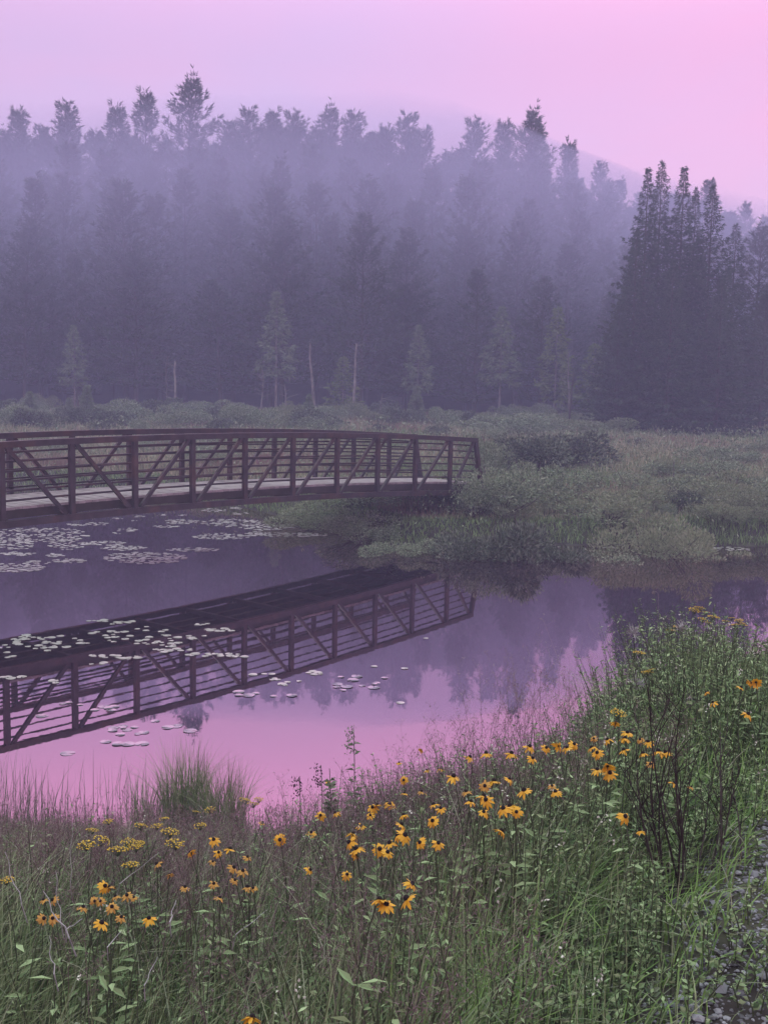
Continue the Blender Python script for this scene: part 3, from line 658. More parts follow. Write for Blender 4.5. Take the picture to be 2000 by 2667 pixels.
for a in [(430, 226, 50, 6, 8), (110, 295, 50, 6, 7), (200, 320, 190, 30, 30), (530, 240, 60, 14, 8), (640, 290, 260, 40, 42), (130, 345, 150, 40, 20), (60, 386, 40, 6, 4), (450, 380, 60, 8, 12), (560, 386, 60, 8, 6), (750, 352, 80, 14, 18), (720, 325, 60, 12, 9),
          (870, 242, 60, 4, 6), (960, 268, 70, 7, 14), (925, 374, 120, 10, 26), (1045, 382, 60, 4, 6), (780, 300, 60, 12, 6), (60, 470, 60, 8, 4), (250, 490, 40, 6, 3), (420, 415, 60, 8, 5), (1085, 460, 26, 3, 3), (1160, 456, 20, 3, 2),
          (1375, 455, 45, 12, 8), (1250, 495, 60, 12, 6), (1620, 427, 30, 3, 2), (1200, 480, 30, 4, 3)]: patch(*a, 0, 1480, s6)
for a in [(310, 588, 55, 14, 7), (190, 640, 26, 8, 3), (450, 605, 70, 10, 7), (560, 700, 110, 24, 16), (700, 664, 36, 6, 3), (730, 682, 60, 8, 6), (812, 701, 22, 4, 2), (500, 755, 80, 10, 7), (590, 760, 30, 5, 3), (1060, 540, 60, 12, 6), (1560, 490, 130, 34, 12), (1220, 550, 60, 12, 5),
          (305, 800, 16, 3, 2), (1500, 520, 60, 12, 4)]: patch(*a, 0, 1480, s6, 1.15, 1)
patch(190, 303, 12, 3, 1, 1000, 1480, s6); patch(90, 432, 12, 3, 1, 1000, 1480, s6); patch(75, 582, 12, 2, 1, 1000, 1480, s6)
def pad_mb(mb, x, y, r, rot=0., z=.006):
    a = np.linspace(.18, 2*math.pi-.18, 15) + rot; rr = r*(1 + .05*np.sin(a*3+rot*5))
    V = np.concatenate([[[x, y, z]], np.stack([x + rr*np.cos(a), y + rr*np.sin(a), z + .0015*np.sin(a*2+rot)+.0015], 1)])
    mb.add(V, [[0, i, i+1] for i in range(1, 15)])
PADM = []
for m in (0, 1):
    for k in range(3): mb = MB(); pad_mb(mb, 0, 0, 1., k*2.1, 0.); PADM.append((m, mb.mesh('lily_pad', M['pad_flood' if m else 'pad'])))
kept = []
for p in pads:                                         # thin out piles of overlapping pads
    if all((p[0]-q[0])**2 + (p[1]-q[1])**2 > ((p[2]+q[2])*.66)**2 for q in kept): kept.append(p)
kept.sort(key=lambda p: -p[2]/p[1]**1.5)
for i, (x, y, r, m) in enumerate(kept[:300]):
    k = [q for q in PADM if q[0] == m][i % 3][1]
    o = bpy.data.objects.new('lily_pad', k); C.objects.link(o); o.location = (x, y, .002 + (i % 5)*.0012); o.scale = (r, r, 1); o.rotation_euler = (0, 0, random.uniform(0, 6.3))
    if m: lab = 'dull half-sunken lily pad floating on the pink water in front of the bridge reflection'
    elif x > 3: lab = 'pale lily pad lying along the far bank past the bridge'
    elif y < 16.5: lab = 'pale lily pad scattered over the dark bridge reflection'
    elif y < 22: lab = 'pale lily pad between the bridge and its reflection'
    else: lab = 'pale lily pad in the floating rafts below the bridge'
    tag(o, lab, 'lily pad', lab.replace('pad', 'pads'))
mb = MB()
for i, (x, y, r, m) in enumerate(kept[300:]): pad_mb(mb, x, y, r, i*1.7, .002 + (i % 5)*.0012)
if kept[300:]: tag(mb.obj('lily_pads', M['pad']), 'smallest far lily pads floating by the bridge', kind='stuff')
# ------------------------------------------------------------------ near bank vegetation
CAPR = [-.6, -.33, -.15, -.05, 0, .05, .1, .17, .19, .21, .25, .27, .30, .333, .45]
CAPT = [.43, .41, .405, .385, .365, .35, .335, .325, .295, .262, .222, .216, .228, .240, .262]
def hveg(x, y):
    return np.clip(hveg0(x, y), .06, np.maximum(4 - np.interp(x/np.maximum(y, .5), CAPR, CAPT)*y - gz(x, y), .13))
def hveg0(x, y):
    e = sdist(path_line, x, y); sd = sdist(pond, x, y)
    h = .60 + .09*wob(x, y, 1.1) + .10*wob(y + 3, x, 4.3)
    h = h + .95*sm((x-1.0)/.8)*sm((y-4.6)/1.3)
    h = h * (.22 + .78*sm((e-.0)/.75)) * (.65 + .35*sm(sd/1.5))
    return np.where(e < 0, .10, h)
def near_pts(n, x0=-4.2, x1=4.6, y0=1.9, y1=12.2):
    X = rng.uniform(x0, x1, n); Y = rng.uniform(y0, y1, n)
    ok = (np.abs(X) < .40*Y + .5)
    X, Y = X[ok], Y[ok]; sd = sdist(pond, X, Y); e = sdist(path_line, X, Y)
    return X, Y, sd, e
# grass blades
mb = MB(); mbb = MB()
X, Y, sd, e = near_pts(170000)
keep = (sd > -.1) & (rng.random(len(X)) < np.where(e < 0, .10 + .22*(wob(X, Y, 5.) > .25), np.where(e < .5, .6, 1.)))
X, Y, sd, e = X[keep], Y[keep], sd[keep], e[keep]; n = len(X)
hv_ = hveg(X, Y); P = np.stack([X, Y, gz(X, Y)-.01], 1)
bright = (X > .55 + .1*Y) & (rng.random(n) < .6) | (e < .7) & (rng.random(n) < .35)
Hh = hv_*rng.uniform(.45, 1.12, n); Ww = rng.uniform(.0025, .0065, n)*(1+Y*.03)
head = .4 + 1.5*wob(X, Y, 2.6) + rng.normal(0, .75, n)
blades(mb, P[~bright], Hh[~bright], Ww[~bright], rng.uniform(.1, .9, (~bright).sum()), head[~bright], 4, 0)
blades(mb, P[bright], Hh[bright], Ww[bright]*1.3, rng.uniform(.2, 1.1, bright.sum()), head[bright], 4, 1)
q_ = rng.integers(0, len(P), 2600)
blades(mb, P[q_], hv_[q_]*rng.uniform(.9, 1.35, 2600), rng.uniform(.004, .009, 2600), rng.uniform(.7, 1.5, 2600), rng.normal(.4, 1.2, 2600), 7, 2)
tag(mb.obj('grass', [M['grass'], M['bright_grass'], M['pale_grass']]), 'long tangled grass covering the near bank', kind='stuff')
# the same grass carried on along the bank to both sides of the view
mb = MB(); n = 90000; X = rng.uniform(-11, 11, n); Y = rng.uniform(-1.5, 17, n); sd = sdist(pond, X, Y); e = sdist(path_line, X, Y)
ok = (sd > 0) & (Y < 13 + .2*np.abs(X)) & ~((np.abs(X) < .40*Y + .5) & (Y > 1.9) & (Y < 12.2) & (X > -4.2) & (X < 4.6)) & ~((np.abs(X) < .6) & (Y < 2.0)) & ((e > .1) | (rng.random(n) < .3))
X, Y, e = X[ok], Y[ok], e[ok]; n = len(X); h_ = np.where(e < .1, .12, hveg0(X, Y))*rng.uniform(.5, 1.1, n)
blades(mb, np.stack([X, Y, gz(X, Y)-.01], 1), h_, rng.uniform(.006, .012, n), rng.uniform(.2, .9, n), rng.uniform(0, 6.3, n), 3, 0)
tag(mb.obj('side_grass', [M['grass']]), 'rough grass continuing along the near bank beyond the flowers', kind='stuff')
# leafy weeds: upright stems with many narrow leaves
def weeds(n, xr, hk, leafL, leafW, m_leaf, per=26, x0=-4.2, x1=4.6):
    X, Y, sd, e = near_pts(n, x0, x1); pr = xr(X, Y, sd, e); ok = rng.random(len(X)) < pr
    X, Y = X[ok], Y[ok]; n = len(X); H = hveg(X, Y)*rng.uniform(.55, 1.15, n)*hk
    g = gz(X, Y); ln = rng.normal(0, .16, (n, 2)); u = np.linspace(0, 1, 4)
    Ps = np.stack([X[:, None] + ln[:, 0:1]*H[:, None]*u**1.5, Y[:, None] + ln[:, 1:2]*H[:, None]*u**1.5, g[:, None] + H[:, None]*u], -1)
    tubes(mbw, Ps, np.tile([[.003, .0026, .002, .001]], (n, 1)), 3, 2)
    t = rng.uniform(.2, 1, (n, per)); a = rng.uniform(0, 6.3, (n, per))
    B = np.stack([X[:, None] + ln[:, 0:1]*H[:, None]*t**1.5, Y[:, None] + ln[:, 1:2]*H[:, None]*t**1.5, g[:, None] + H[:, None]*t], -1).reshape(-1, 3)
    D = np.stack([np.cos(a), np.sin(a), rng.uniform(.1, 1.3, (n, per))], -1).reshape(-1, 3)
    sz = (1.15 - .6*t).reshape(-1)*rng.uniform(.7, 1.3, n*per)
    leaves(mbw, B, D, leafL*sz, leafW*1.25*sz, m_leaf, droop=.15)
mbw = MB()
weeds(21000, lambda x, y, sd, e: np.where((sd > .1) & (e > .15), np.clip(.20 + .58*sm((x+.6)/1.2) + .15*wob(x, y, 1.5), .05, .9), 0), 1.0, .036, .0085, 0, 26)
weeds(11000, lambda x, y, sd, e: np.where((x > 1.0) & (y > 4.8) & (sd > .1), .8, 0), 1.0, .055, .012, 0, 34, x0=.9)
weeds(2500, lambda x, y, sd, e: np.where((sd > .3) & (e > .1), .04 + .28*sm((x-.1)/.9), 0), .8, .045, .015, 1, 18)
weeds(16000, lambda x, y, sd, e: np.where((e > -.9) & (e < .35), .25 + .5*(wob(x, y, 4.) > .1), 0), .9, .026, .011, 0, 12, x0=.2)
tag(mbw.obj('weeds', [M['weed'], M['shrub'], M['stem']]), 'leafy upright weeds thick on the near bank', kind='stuff')
# tiny white blossoms
mb = MB(); X, Y, sd, e = near_pts(9000); ok = (sd > .4) & (e > .15) & (rng.random(len(X)) < np.clip(.04 + .16*sm((X+.4)/1.2), 0, 1)); X, Y = X[ok], Y[ok]; n = len(X)
q = 7; c = np.stack([X, Y, gz(X, Y) + hveg(X, Y)*rng.uniform(.7, 1.1, n)], 1)
B = np.repeat(c, q, 0) + rng.normal(0, .008, (n*q, 3))*np.array([1, 1, 2.2]); leaves(mb, B, rng.normal(0, 1, (n*q, 3)), .011, .007, 0)
tag(mb.obj('white_blossoms', M['white_bloom']), 'tiny white blossoms speckled through the weeds', kind='stuff')
# feathery purple plumes
def plumes(mb, X, Y, base, H, spread, q=46, m=0, L=.014, W=.0028, wispy=.10):
    n = len(X); tipd = rng.normal(0, .22, (n, 2)) + np.array([.12, 0]); u = np.linspace(0, 1, 5)
    Ps = np.stack([X[:, None] + tipd[:, 0:1]*H[:, None]*u**1.6, Y[:, None] + tipd[:, 1:2]*H[:, None]*u**1.6, base[:, None] + H[:, None]*u], -1)
    tubes(mb, Ps, np.tile([[.0016, .0014, .0012, .0009, .0005]], (n, 1)), 3, m)
    nb = 9; t = rng.uniform(.55, 1, (n, nb)); a = rng.uniform(0, 6.3, (n, nb))
    p0 = np.stack([X[:, None] + tipd[:, 0:1]*H[:, None]*t**1.6, Y[:, None] + tipd[:, 1:2]*H[:, None]*t**1.6, base[:, None] + H[:, None]*t], -1)
    ln = spread*(1.25-t)*rng.uniform(.6, 1.2, (n, nb))*2.0
    d = nrm(np.stack([np.cos(a), np.sin(a), rng.uniform(.5, 1.6, (n, nb))], -1)); p1 = p0 + d*ln[..., None]
    Q = np.stack([p0, (p0+p1)/2 + np.array([0, 0, 1])*ln[..., None]*.06, p1], 2).reshape(-1, 3, 3)
    tubes(mb, Q, np.full((len(Q), 3), .0005), 3, m)
    r = q//nb; f = rng.uniform(.25, 1, (n, nb, r))[..., None]
    s = (p0[:, :, None] + (p1-p0)[:, :, None]*f + rng.normal(0, 1, (n, nb, r, 3))*spread*wispy).reshape(-1, 3)
    leaves(mb, s, rng.normal(0, 1, (len(s), 3)) + np.array([0, 0, .6]), L*rng.uniform(.6, 1.4, len(s)), W*rng.uniform(.7, 1.5, len(s)), m)
mb = MB(); X, Y, sd, e = near_pts(5600, -3.5, 1.2, 2.2, 8.6)
pr = np.clip(.55 + .9*wob(X+3, Y, .9) - .45*sm((X-.1)/.6), 0, 1); ok = (sd > .4) & (e > .4) & (rng.random(len(X)) < pr); X, Y = X[ok], Y[ok]
plumes(mb, X, Y, gz(X, Y), hveg(X, Y)*rng.uniform(.85, 1.12, len(X)), .10)
tag(mb.obj('purple_plume_grass', M['plume']), 'hazy purple-brown seed plumes over the near grass', kind='stuff')
mb = MB(); X = np.concatenate([rng.normal(1.05, .42, 110), rng.normal(.3, .25, 26), rng.normal(-2.6, .9, 20)]); Y = np.concatenate([rng.normal(7.6, .4, 110), rng.normal(7.6, .3, 26), rng.normal(8.0, .4, 20)])
plumes(mb, X, Y, gz(X, Y), np.concatenate([rng.uniform(.8, 1.25, 110), rng.uniform(.6, .95, 26), rng.uniform(.5, .8, 20)]), .13, 40, 0, .018, .004, .12)
tag(mb.obj('panicle_grass', M['panicle']), 'airy pale panicle grass standing against the pink water', kind='stuff')
# ------------------------------------------------------------------ reeds in the shallows
mb = MB(); n = 5200
X = rng.uniform(-4.6, .9, n); sdw = rng.uniform(-1.3, .6, n)**1; Y = np.interp(X, [p[0] for p in shore_near], [p[1] for p in shore_near]) - sdw*1.0
dn = wob(X*3, Y*2, 1.); ok = rng.random(n) < np.clip(.55 + .5*dn + .35*sdw, .05, 1); X, Y = X[ok], Y[ok]; n = len(X)
P = np.stack([X, Y, np.minimum(gz(X, Y), 0.) - .02], 1); P[:, 2] = np.where(gz(X, Y) > 0, gz(X, Y)-.02, -.15)
blades(mb, P, rng.uniform(.28, .66, n)*np.where(X > -.4, .8, 1), rng.uniform(.004, .008, n), rng.uniform(0, .35, n), rng.normal(.3, 1.2, n), 3, 0)
tag(mb.obj('reeds', M['reed']), 'thin dark reeds standing in the shallow pink water', kind='stuff')
def tussock(cx, cy, n, H, spread, label, base=None):
    g = float(gz(cx, cy)) if base is None else base; mb = MB()
    a = rng.uniform(0, 6.3, n); r = spread*np.sqrt(rng.random(n))
    P = np.stack([r*np.cos(a), r*np.sin(a), np.full(n, -.12)], 1)
    blades(mb, P, H*rng.uniform(.6, 1.15, n), rng.uniform(.004, .009, n), rng.uniform(.05, .95, n)*rng.uniform(.3, 1, n), a + rng.normal(0, 1.2, n), 5, 0)
    o = mb.obj('grass_tussock', M['grass']); o.location = (cx, cy, g); tag(o, label, 'grass tussock', 'sedge tussocks in the shallows')
for x, y, n, H, sp, lab in ((400, 1750, 430, .78, .20, 'tallest sedge tussock standing in the water, dark at its core'), (482, 1772, 400, .70, .20, 'arching sedge tussock beside the tallest one, toward the yellow blooms'), (330, 1765, 150, .52, .2, 'thin sedge tussock on the open-water side of the tallest one')):
    p = at_z(x*K, y*K, 0); tussock(p[0], p[1], n, H, sp, lab, 0.)
# ------------------------------------------------------------------ black-eyed susans
def susan_head(seed, m):
    rg = np.random.default_rng(seed); pm = MB(); k = rg.integers(11, 15)
    for i in range(k):
        a = i*6.283/k + rg.normal(0, .07); L = rg.uniform(.85, 1.1); dr = rg.uniform(.2, 1.9); W = .30
        u = np.array([.22, .5, .8, 1.0]); w = np.array([.10, .30, .26, .06])*.62
        z = -dr*(u-.15)**1.5*.55
        c, s_ = math.cos(a), math.sin(a)
        Lp = np.stack([u*L*c - w*-s_*-1, u*L*s_ - w*c, z], 1); Rp = np.stack([u*L*c + w*-s_, u*L*s_ + w*c, z], 1)
        Lp = np.stack([u*L*c + w*s_, u*L*s_ - w*c, z], 1); Rp = np.stack([u*L*c - w*s_, u*L*s_ + w*c, z], 1)
        V = np.stack([Lp, Rp], 1).reshape(-1, 3); pm.add(V, [[0, 1, 3, 2], [2, 3, 5, 4], [4, 5, 7, 6]])
    cm = MB(); rr = [.26, .30, .27, .18, .04]; zz = [-.05, .05, .2, .33, .38]
    P = np.array([[0, 0, z] for z in zz]); tubes(cm, P, rr, 9)
    return pm.mesh('petals', M[m]), cm.mesh('cone', M['cone'], smooth=True)
HEADS = [susan_head(70+i, 'petal') for i in range(5)] + [susan_head(80+i, 'petal_old') for i in range(2)]
def susan_stem(seed):
    rg = np.random.default_rng(seed); mb = MB(); u = np.linspace(0, 1, 6); b = rg.normal(0, .03, 2)
    P = np.stack([b[0]*np.sin(u*3.1), b[1]*np.sin(u*3.1), u], 1); tubes(mb, P, np.linspace(.0028, .0018, 6), 4); st_ = mb.mesh('stem', M['stem'])
    mb = MB(); n = 7; t = rg.uniform(.1, .75, n); a = rg.uniform(0, 6.3, n)
    leaves(mb, np.stack([b[0]*np.sin(t*3.1), b[1]*np.sin(t*3.1), t], 1), np.stack([np.cos(a), np.sin(a), rg.uniform(.4, 1.2, n)], 1), .085, .02, 0, droop=.2)
    return st_, mb.mesh('leaves', M['weed'])
STEMS = [susan_stem(90+i) for i in range(4)]
def find(px, py, extra=0.02, maxY=8.6):
    d = raydir(px, py)
    for Yt in np.arange(2.3, maxY, .04):
        p = d*(Yt/d[1]) + np.array([0, 0, HC]); h = float(hveg(p[0], p[1]))
        if p[2] < float(gz(p[0], p[1])) + h + extra: return p
    return d*(min(7.0, maxY)/d[1]) + np.array([0, 0, HC])
Z7 = [(160,785),(65,840),(185,872),(245,865),(300,900),(85,915),(88,972),(165,965),(355,965),(435,940),(475,920),(540,910),(430,985),(375,1008),(440,1000),(20,1020),(550,800),(628,770),(700,775),(755,770),(790,775),(820,760),(640,820),(905,735),(965,740),(1000,668),(1050,710),(1040,735),(1105,740),(1140,750),(1035,785),(1120,800),(1185,790),(1215,795),(1150,845),(895,775),(920,797),(965,855),(975,885),(920,870),(605,960),(725,940),(740,965),(1390,537),(1420,580),(1540,515),(1580,495),(1605,493),(1570,630),(1250,928),(1325,945),(440,800),(370,815)]
Z9 = [(25,155),(85,203),(210,228),(75,245),(60,290),(90,290),(25,325),(15,365),(155,322),(235,325),(515,175),(545,165),(572,190),(505,272),(1040,210),(1105,272),(120,500),(100,565),(10,590),(245,175),(440,130),(430,190),(215,158)]
Z8 = [(1418,65),(1450,195),(1385,205),(1610,170),(1630,160),(1600,205),(1135,235),(925,310),(945,365),(995,350),(1345,280),(1210,310),(825,365),(1525,285),(1510,320),(1540,350),(1535,375),(1640,350),(1560,250),(920,405),(1070,385),(680,415),(1010,430),(1050,445),(1015,485),(735,460),(1070,515),(1095,520),(800,515),(925,500),(455,510),(475,515),(410,575),(435,575),(500,555),(550,550),(580,560),(485,600),(525,645),(440,670),(190,570),(230,570),(190,650),(230,650),(360,602),(950,560),(645,650),(1340,440),(1500,460),(1090,1080),(1640,570)]
old8 = set(Z8[19:46]) - {(440, 670), (455, 510)}; old7 = {(1150,845),(1105,740),(905,735),(355,965),(165,965),(435,940),(725,940),(1325,945)}
blooms = [(1000+x*s6, 1480+y*s6, (x, y) in old7) for x, y in Z7] + [(1000+x*s6, 2000+y*s6, False) for x, y in Z9] + [(x*s6, 2000+y*s6, (x, y) in old8) for x, y in Z8]
single = {(1418, 65): 'black-eyed susan blooming alone above the leaves beside the tall leafy spike', (1090, 1080): 'large black-eyed susan alone low in the dark grass', (1135, 235): 'wide black-eyed susan alone between yellow umbels and the purple plumes'}
def zone(px, py):
    x, y = px/K, py/K
    if x > 1450 and y < 1600: return 'on the tall bushy growth above the dead twigs'
    if x > 1300 and y > 1600 and x > 1430: return 'among the dark bare twigs near the path'
    if x > 1240: return 'in the cluster between the dead twigs and the pink water'
    if x > 1080: return 'in the loose scatter right of the dense cluster'.replace('right of', 'beside')
    if x > 830: return 'in the dense cluster under the airy panicles'
    if x > 730: return 'in the clump below the tall leafy spike'
    if x > 560: return 'strung along the top of the purple plumes'
    if x > 420 and y < 1860: return 'in the tight trio over the purple plumes'
    if x > 400: return 'half hidden in the purple plumes'
    return 'low in the grass beside the bleached crossed stalks'
for i, (px, py, old) in enumerate(blooms):
    p = find(px, py); g = float(gz(p[0], p[1]))
    key = None
    for k_, l_ in single.items():
        if abs(k_[0]*s6-px) < .6 and abs(2000+k_[1]*s6-py) < .6: key = l_
    zl = zone(px, py); tone = 'faded orange' if old else 'golden'
    lab = key or f'{tone} black-eyed susan {zl}'
    r = empty('black_eyed_susan', (p[0]+random.uniform(-.03, .03), p[1]+.02, g), lab, 'flower', None if key else f'{tone} black-eyed susans {zl}')
    off = Vector((p[0], p[1], p[2])) - Vector(r.location)
    st_, lf_ = STEMS[i % 4]
    sh = (1, 0, off.x/off.z, 0, 0, 1, off.y/off.z, 0, 0, 0, off.z, 0, 0, 0, 0, 1)
    rotq = Vector((off.x, off.y, off.z)).to_track_quat('Z', 'Y').to_euler()
    child('stem', st_, r, rot=rotq, sc=(1, 1, off.length)); child('leaves', lf_, r, rot=rotq, sc=(1, 1, off.length))
    h_ = HEADS[5 + i % 2] if old else HEADS[i % 5]
    tilt = (random.gauss(.2, .38), random.gauss(0, .4), random.uniform(0, 6.3))
    sz = random.uniform(.018, .0285)*(.8 if old else 1)*(1.25 if key and 'large' in key else 1)
    child('petals', h_[0], r, tuple(off), tilt, sz); child('cone', h_[1], r, tuple(off), tilt, sz)
# ------------------------------------------------------------------ yellow umbels (tansy)
def umbel(seed):
    rg = np.random.default_rng(seed); hd = MB(); stb = MB()
    n = 46; a = rg.uniform(0, 6.3, n); r = .05*np.sqrt(rg.random(n)); c = np.stack([r*np.cos(a)*1.3, r*np.sin(a)*1.3, .008*(1-(r/.05)**2) + rg.normal(0, .002, n)], 1)
    for q in c:
        rr = rg.uniform(.004, .0065); tubes(hd, [q + (0, 0, -.001), q + (0, 0, .003), q + (0, 0, .0045)], [rr, rr, .001], 6)
        tubes(stb, [(0, 0, -.05), q*np.array([.6, .6, 1]) - (0, 0, .012), q], [.0008, .0007, .0006], 3)
    return hd.mesh('flower_head', M['umbel']), stb.mesh('flower_stalks', M['stem'])
UMB = [umbel(101), umbel(102), umbel(103)]
U8 = [(470,230),(400,268),(440,315),(375,332),(510,352),(610,250),(680,250),(555,320),(600,325),(590,340),(735,275),(710,220),(760,325),(565,418),(1060,140),(1120,135),(1095,155),(865,250),(910,180),(30,485),(850,190)]
U7 = [(1340,180),(1360,172),(1390,190),(1400,235),(1420,210),(1375,222),(1500,215),(1530,225),(1515,245),(1475,228),(1550,240),(1240,270),(1270,255),(1100,365),(1135,450),(1150,440),(1010,625)]
for i, (px, py) in enumerate([(x*s6, 2000+y*s6) for x, y in U8] + [(1000+x*s6, 1480+y*s6) for x, y in U7]):
    far = px > 1500
    p = at_y(px, py, 6.6) if far and py < 1660 else find(px, py); g = float(gz(p[0], p[1]))
    if far: lab = 'yellow flat-topped flower on the highest growth near the spruce reflection' if py < 1640 else 'yellow flat-topped flower on the dark drooping stem by the pink water'
    elif px > 600: lab = 'olive-yellow flat-topped flower beside the sedge tussocks'
    else: lab = 'yellow flat-topped flower in front of the reeds'
    r = empty('yellow_umbel', (p[0]+random.uniform(-.05, .05), p[1]+.03, g), lab, 'flower', lab.replace('flower', 'flowers'))
    off = Vector(p) - Vector(r.location); rq = off.to_track_quat('Z', 'Y').to_euler(); st_, lf_ = STEMS[i % 4]
    child('stem', st_, r, rot=rq, sc=(1.1, 1.1, off.length-.06)); child('leaves', lf_, r, rot=rq, sc=(1.1, 1.1, off.length-.06))
    h_ = UMB[i % 3]; sz = random.uniform(.32, .62)
    child('flower_head', h_[0], r, tuple(off), (random.gauss(0, .15), random.gauss(0, .15), 0), sz); child('flower_stalks', h_[1], r, tuple(off), (0, 0, 0), sz)
# ------------------------------------------------------------------ tall leafy spikes
def spike(px, ptop, d, pbase, label, seed, n=60, Lf=.075, Wf=.022, topm='white_bloom', topn=60, cat='plant', name='leafy_spike'):
    rg = np.random.default_rng(seed); p = at_y(px*K, ptop*K, d); g = float(gz(p[0], p[1])); H = p[2]-g
    r = empty(name, (p[0], p[1], g), label, cat); mb = MB(); u = np.linspace(0, 1, 6)
    tubes(mb, np.stack([.03*np.sin(u*2.5), 0*u, H*u], 1), np.linspace(.005, .002, 6), 5); child('stem', mb.mesh('stem', M['stem']), r)
    mb = MB(); t = np.sort(rg.uniform(.1, .93, n)); a = np.arange(n)*2.4; sz = 1.15 - .75*t
    leaves(mb, np.stack([.03*np.sin(t*2.5), 0*t, H*t], 1), np.stack([np.cos(a), np.sin(a), rg.uniform(.2, .8, n)], 1), Lf*sz, Wf*sz*1.2, 0, droop=.25)
    child('leaves', mb.mesh('leaves', M['shrub']), r)
    if topn:
        mb = MB(); c = np.stack([rg.normal(0, .016, topn), rg.normal(0, .016, topn), H*rg.uniform(.84, 1.0, topn)], 1); leaves(mb, c, rg.normal(0, 1, (topn, 3)) + np.array([0, 0, 1]), .02, .008, 0)
        child('flower_spike', mb.mesh('flower_spike', M[topm]), r)
spike(757, 1572, 6.6, 0, 'tall leafy spike with pale tip standing against the pink water', 201, 70, .10, .034, 'fir', 90)
spike(1240, 1538, 6.9, 0, 'dark bushy leafy spike at the edge of the pink water before the tall growth', 202, 140, .085, .024, 'shrub', 40)
spike(1278, 1548, 6.9, 0, 'dark leafy plant leaning on the bushy spike by the pink water', 203, 90, .08, .022, 'shrub', 20)
spike(640, 1680, 6.5, 0, 'small dark seed spike between umbels and leafy bloom', 204, 26, .05, .018, 'dark_stem', 60)
spike(687, 1655, 6.6, 0, 'dark knobbly dock seed head behind the lone bloom', 205, 20, .05, .018, 'dark_stem', 70)
spike(855, 1745, 5.2, 0, 'grey-leaved spike rising among the golden cluster', 206, 60, .06, .02, 'white_bloom', 40)
spike(1175, 1740, 4.9, 0, 'pale-tipped mullein-like spike in the middle of the bank weeds', 207, 60, .07, .022, 'white_bloom', 60)
spike(1085, 1720, 5.4, 0, 'thin green spike beside the golden cluster', 208, 50, .055, .018, 'fir', 30)
spike(705, 1660, 6.3, 0, 'leafy green mound bearing the lone bloom', 209, 150, .10, .035, 'fir', 0, 'plant', 'leafy_plant')
# ------------------------------------------------------------------ dead dark twigs by the path
def twigs(px, base_py, tops, label, seed, Yb=None):
    rg = np.random.default_rng(seed); b = at_z(px*K, base_py*K, 2.1)
    for _ in range(6): b = at_z(px*K, base_py*K, float(gz(b[0], b[1])))
    r = empty('dead_shrub', tuple(b), label, 'dead shrub', 'dead shrubs by the path')
    mb = MB()
    for (tx, ty) in tops:
        tp = at_y(tx*K, ty*K, b[1] + rg.uniform(-.1, .35)) - b
        s0 = np.array([rg.normal(0, .05), rg.normal(0, .05), -.05]); u = np.linspace(0, 1, 7)[:, None]
        P = s0 + (tp-s0)*u + np.array([rg.normal(0, .04), rg.normal(0, .04), 0])*np.sin(u*3.14); P[:, 2] += 0.03*np.sin(u[:, 0]*3.14)
        tubes(mb, P, np.linspace(.0045, .0012, 7), 5)
        for k in range(rg.integers(4, 8)):
            t = rg.uniform(.25, .95); q = P[0]*(1-t) + P[-1]*t; q = np.array([np.interp(t, u[:, 0], P[:, i]) for i in range(3)])
            d = np.array([rg.normal(0, .5), rg.normal(0, .3), 1.])*rg.uniform(.08, .28)*(1.1-t*.6)
            tubes(mb, [q, q + d*.5 + rg.normal(0, .008, 3), q + d], [.002, .0014, .0007], 3)
    child('branches', mb.mesh('branches', M['dark_stem']), r)
twigs(1490, 1935, [(1375, 1580), (1400, 1480), (1440, 1600), (1465, 1560), (1500, 1640), (1420, 1670), (1530, 1700), (1450, 1500), (1480, 1480)], 'big fan of dark bare twigs rising beside the gravel path', 301)
twigs(1560, 1880, [(1555, 1560), (1580, 1700), (1530, 1590), (1600, 1650)], 'slim upright dark twigs beside the bigger fan', 302)
twigs(1440, 1900, [(1350, 1700), (1330, 1640), (1390, 1740), (1365, 1790)], 'dark bare twigs leaning toward the golden cluster', 303)
twigs(1030, 1880, [(955, 1690), (940, 1665), (975, 1745)], 'thin dark dead stems leaning through the golden cluster', 304)
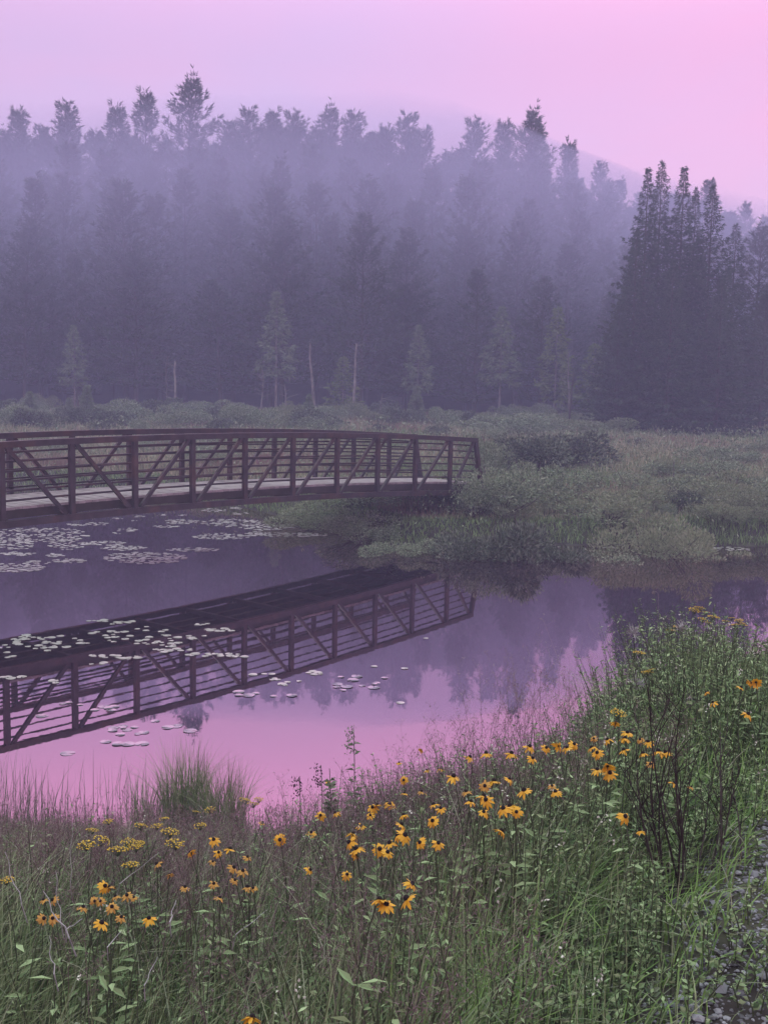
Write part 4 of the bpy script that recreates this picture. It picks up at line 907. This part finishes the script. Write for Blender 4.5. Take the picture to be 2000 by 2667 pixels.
# ------------------------------------------------------------------ bleached stalks
def stalk(p0, p1, r, label):
    a = find(p0[0], p0[1], .0); b = find(p1[0], p1[1], .05)
    if a[2] > b[2]: pass
    mb = MB(); A = np.array(a); Bv = at_y(p1[0], p1[1], A[1]+.05); u = np.linspace(0, 1, 6)[:, None]
    r *= .62; dn = (A-Bv)*.15 - np.array([0, -.03, .05])
    P = np.concatenate([[A + dn], A + (Bv-A)*u + .004*np.sin(u*9)]); tubes(mb, P - A, np.linspace(r, r*.45, 7), 5)
    o = mb.obj('dead_stalk', M['grey_stalk']); o.location = tuple(A); tag(o, label, 'dead stalk', 'bleached stalks in the grass')
z8 = lambda x, y: (x*s6, 2000+y*s6)
for a, b, r, lab in [(z8(300, 735), z8(185, 535), .0042, 'thickest bleached stalk, leaning across the crossed pair'), (z8(285, 700), z8(355, 655), .003, 'short bleached stalk crossing the thickest one'), (z8(262, 660), z8(240, 450), .0025, 'upright bleached stalk behind the crossed pair'),
                     (z8(235, 890), z8(212, 730), .003, 'bleached stalk below the crossed pair'), (z8(735, 665), z8(758, 575), .0035, 'bright bleached stalk among low blooms'), (z8(625, 940), z8(678, 820), .003, 'bright bleached stalk low in the dark grass'),
                     (z8(465, 775), z8(520, 710), .0025, 'small slanting bleached stalk between the crossed pair and the low bloom'), (z8(95, 590), z8(20, 365), .003, 'long pale stalk at the outer edge of the bank'), (z8(1020, 720), z8(1155, 615), .0025, 'long slanting pale stalk through the middle grass'),
                     (z8(520, 500), z8(690, 365), .0025, 'long pale stem slanting under the golden trio'), (z8(305, 500), z8(312, 240), .002, 'thin straw stem standing before the reeds')]:
    stalk(a, b, r, lab)
# silvery silk tufts on the tall growth
for j, (x, y, lab) in enumerate([(1648, 1650, 'silvery silk tuft on the dark drooping stem against the spruce reflection'), (1775, 1640, 'silvery silk tuft under the highest yellow flowers'), (1795, 1822, 'silvery silk tuft beside the twig tops'), (1883, 1905, 'silvery silk tuft over the dead twigs'), (1660, 1785, 'silvery silk tuft at the edge of the pink water'), (1965, 1800, 'silvery silk tuft next to the topmost golden blooms')]):
    p = at_y(x, y, 5.6); g = float(gz(p[0], p[1])); r = empty('silk_tuft_plant', (p[0]+.05, p[1]+.03, g), lab, 'plant'); off = np.array([-.05, -.03, p[2]-g])
    mb = MB(); tubes(mb, [(0, 0, 0), off*.5 + (.03, 0, 0), off], [.003, .002, .001], 4); child('stem', mb.mesh('stem', M['dark_stem']), r)
    mb = MB(); n = 70; D = rng.normal(0, 1, (n, 3)) + np.array([0, 0, 1.0]); leaves(mb, np.tile(off, (n, 1)) + rng.normal(0, .008, (n, 3)), D, .05*rng.uniform(.4, 1.3, n), .004, 0); child('silk', mb.mesh('silk', M['grey_stalk']), r)
# ------------------------------------------------------------------ gravel and stones on the path
n = 52000; X = rng.uniform(.2, 2.6, n); Y = rng.uniform(1.7, 6.0, n); e = sdist(path_line, X, Y)
ok = (e < .12 + rng.normal(0, .10, n)) & (rng.random(n) < .9); X, Y = X[ok], Y[ok]; mb = MB()
rocks(mb, np.stack([X, Y, gz(X, Y)+.001], 1), rng.gamma(1.5, .0026, len(X)) + .0022)
n = 60000; X = rng.uniform(-1.5, 9, n); Y = rng.uniform(-2, 7.5, n); e = sdist(path_line, X, Y); ok = (e < 0) & ~((X < 2.6) & (Y > 1.7) & (Y < 6)); X, Y = X[ok], Y[ok]
rocks(mb, np.stack([X, Y, gz(X, Y)+.001], 1), rng.gamma(2.0, .004, len(X)) + .006)
tag(mb.obj('gravel', M['stone']), 'loose grey gravel on the path edge', kind='stuff')
for x, y, s_, lab in [(1555, 2135, .040, 'pale bluish flat stone nearest the path corner, larger of two'), (1592, 2145, .025, 'small pale stone next to the bluish flat one'), (1505, 2005, .040, 'grey slab half sunk in yellowish grass'), (1630, 1890, .035, 'pale stone high on the gravel edge'),
                      (1645, 2108, .03, 'pale angular stone below the half sunk slab'), (1480, 1960, .022, 'small pale stone beside the gravel weeds'), (1570, 1935, .03, 'grey rounded stone among gravel weeds'), (1600, 2040, .028, 'dull grey stone in the gravel between two pale ones')]:
    b = at_z(x*K, y*K, 2.4)
    for _ in range(4): b = at_z(x*K, y*K, float(gz(b[0], b[1])))
    mb = MB(); rocks(mb, np.array([[0, 0, .002]]), np.array([s_*.72])); o = mb.obj('stone', M['stone']); o.location = tuple(b); tag(o, lab, 'stone', 'larger stones on the path')
print('forest trees', nfor, 'pads', len(kept), 'blooms', len(blooms), 'objects', len(bpy.data.objects))
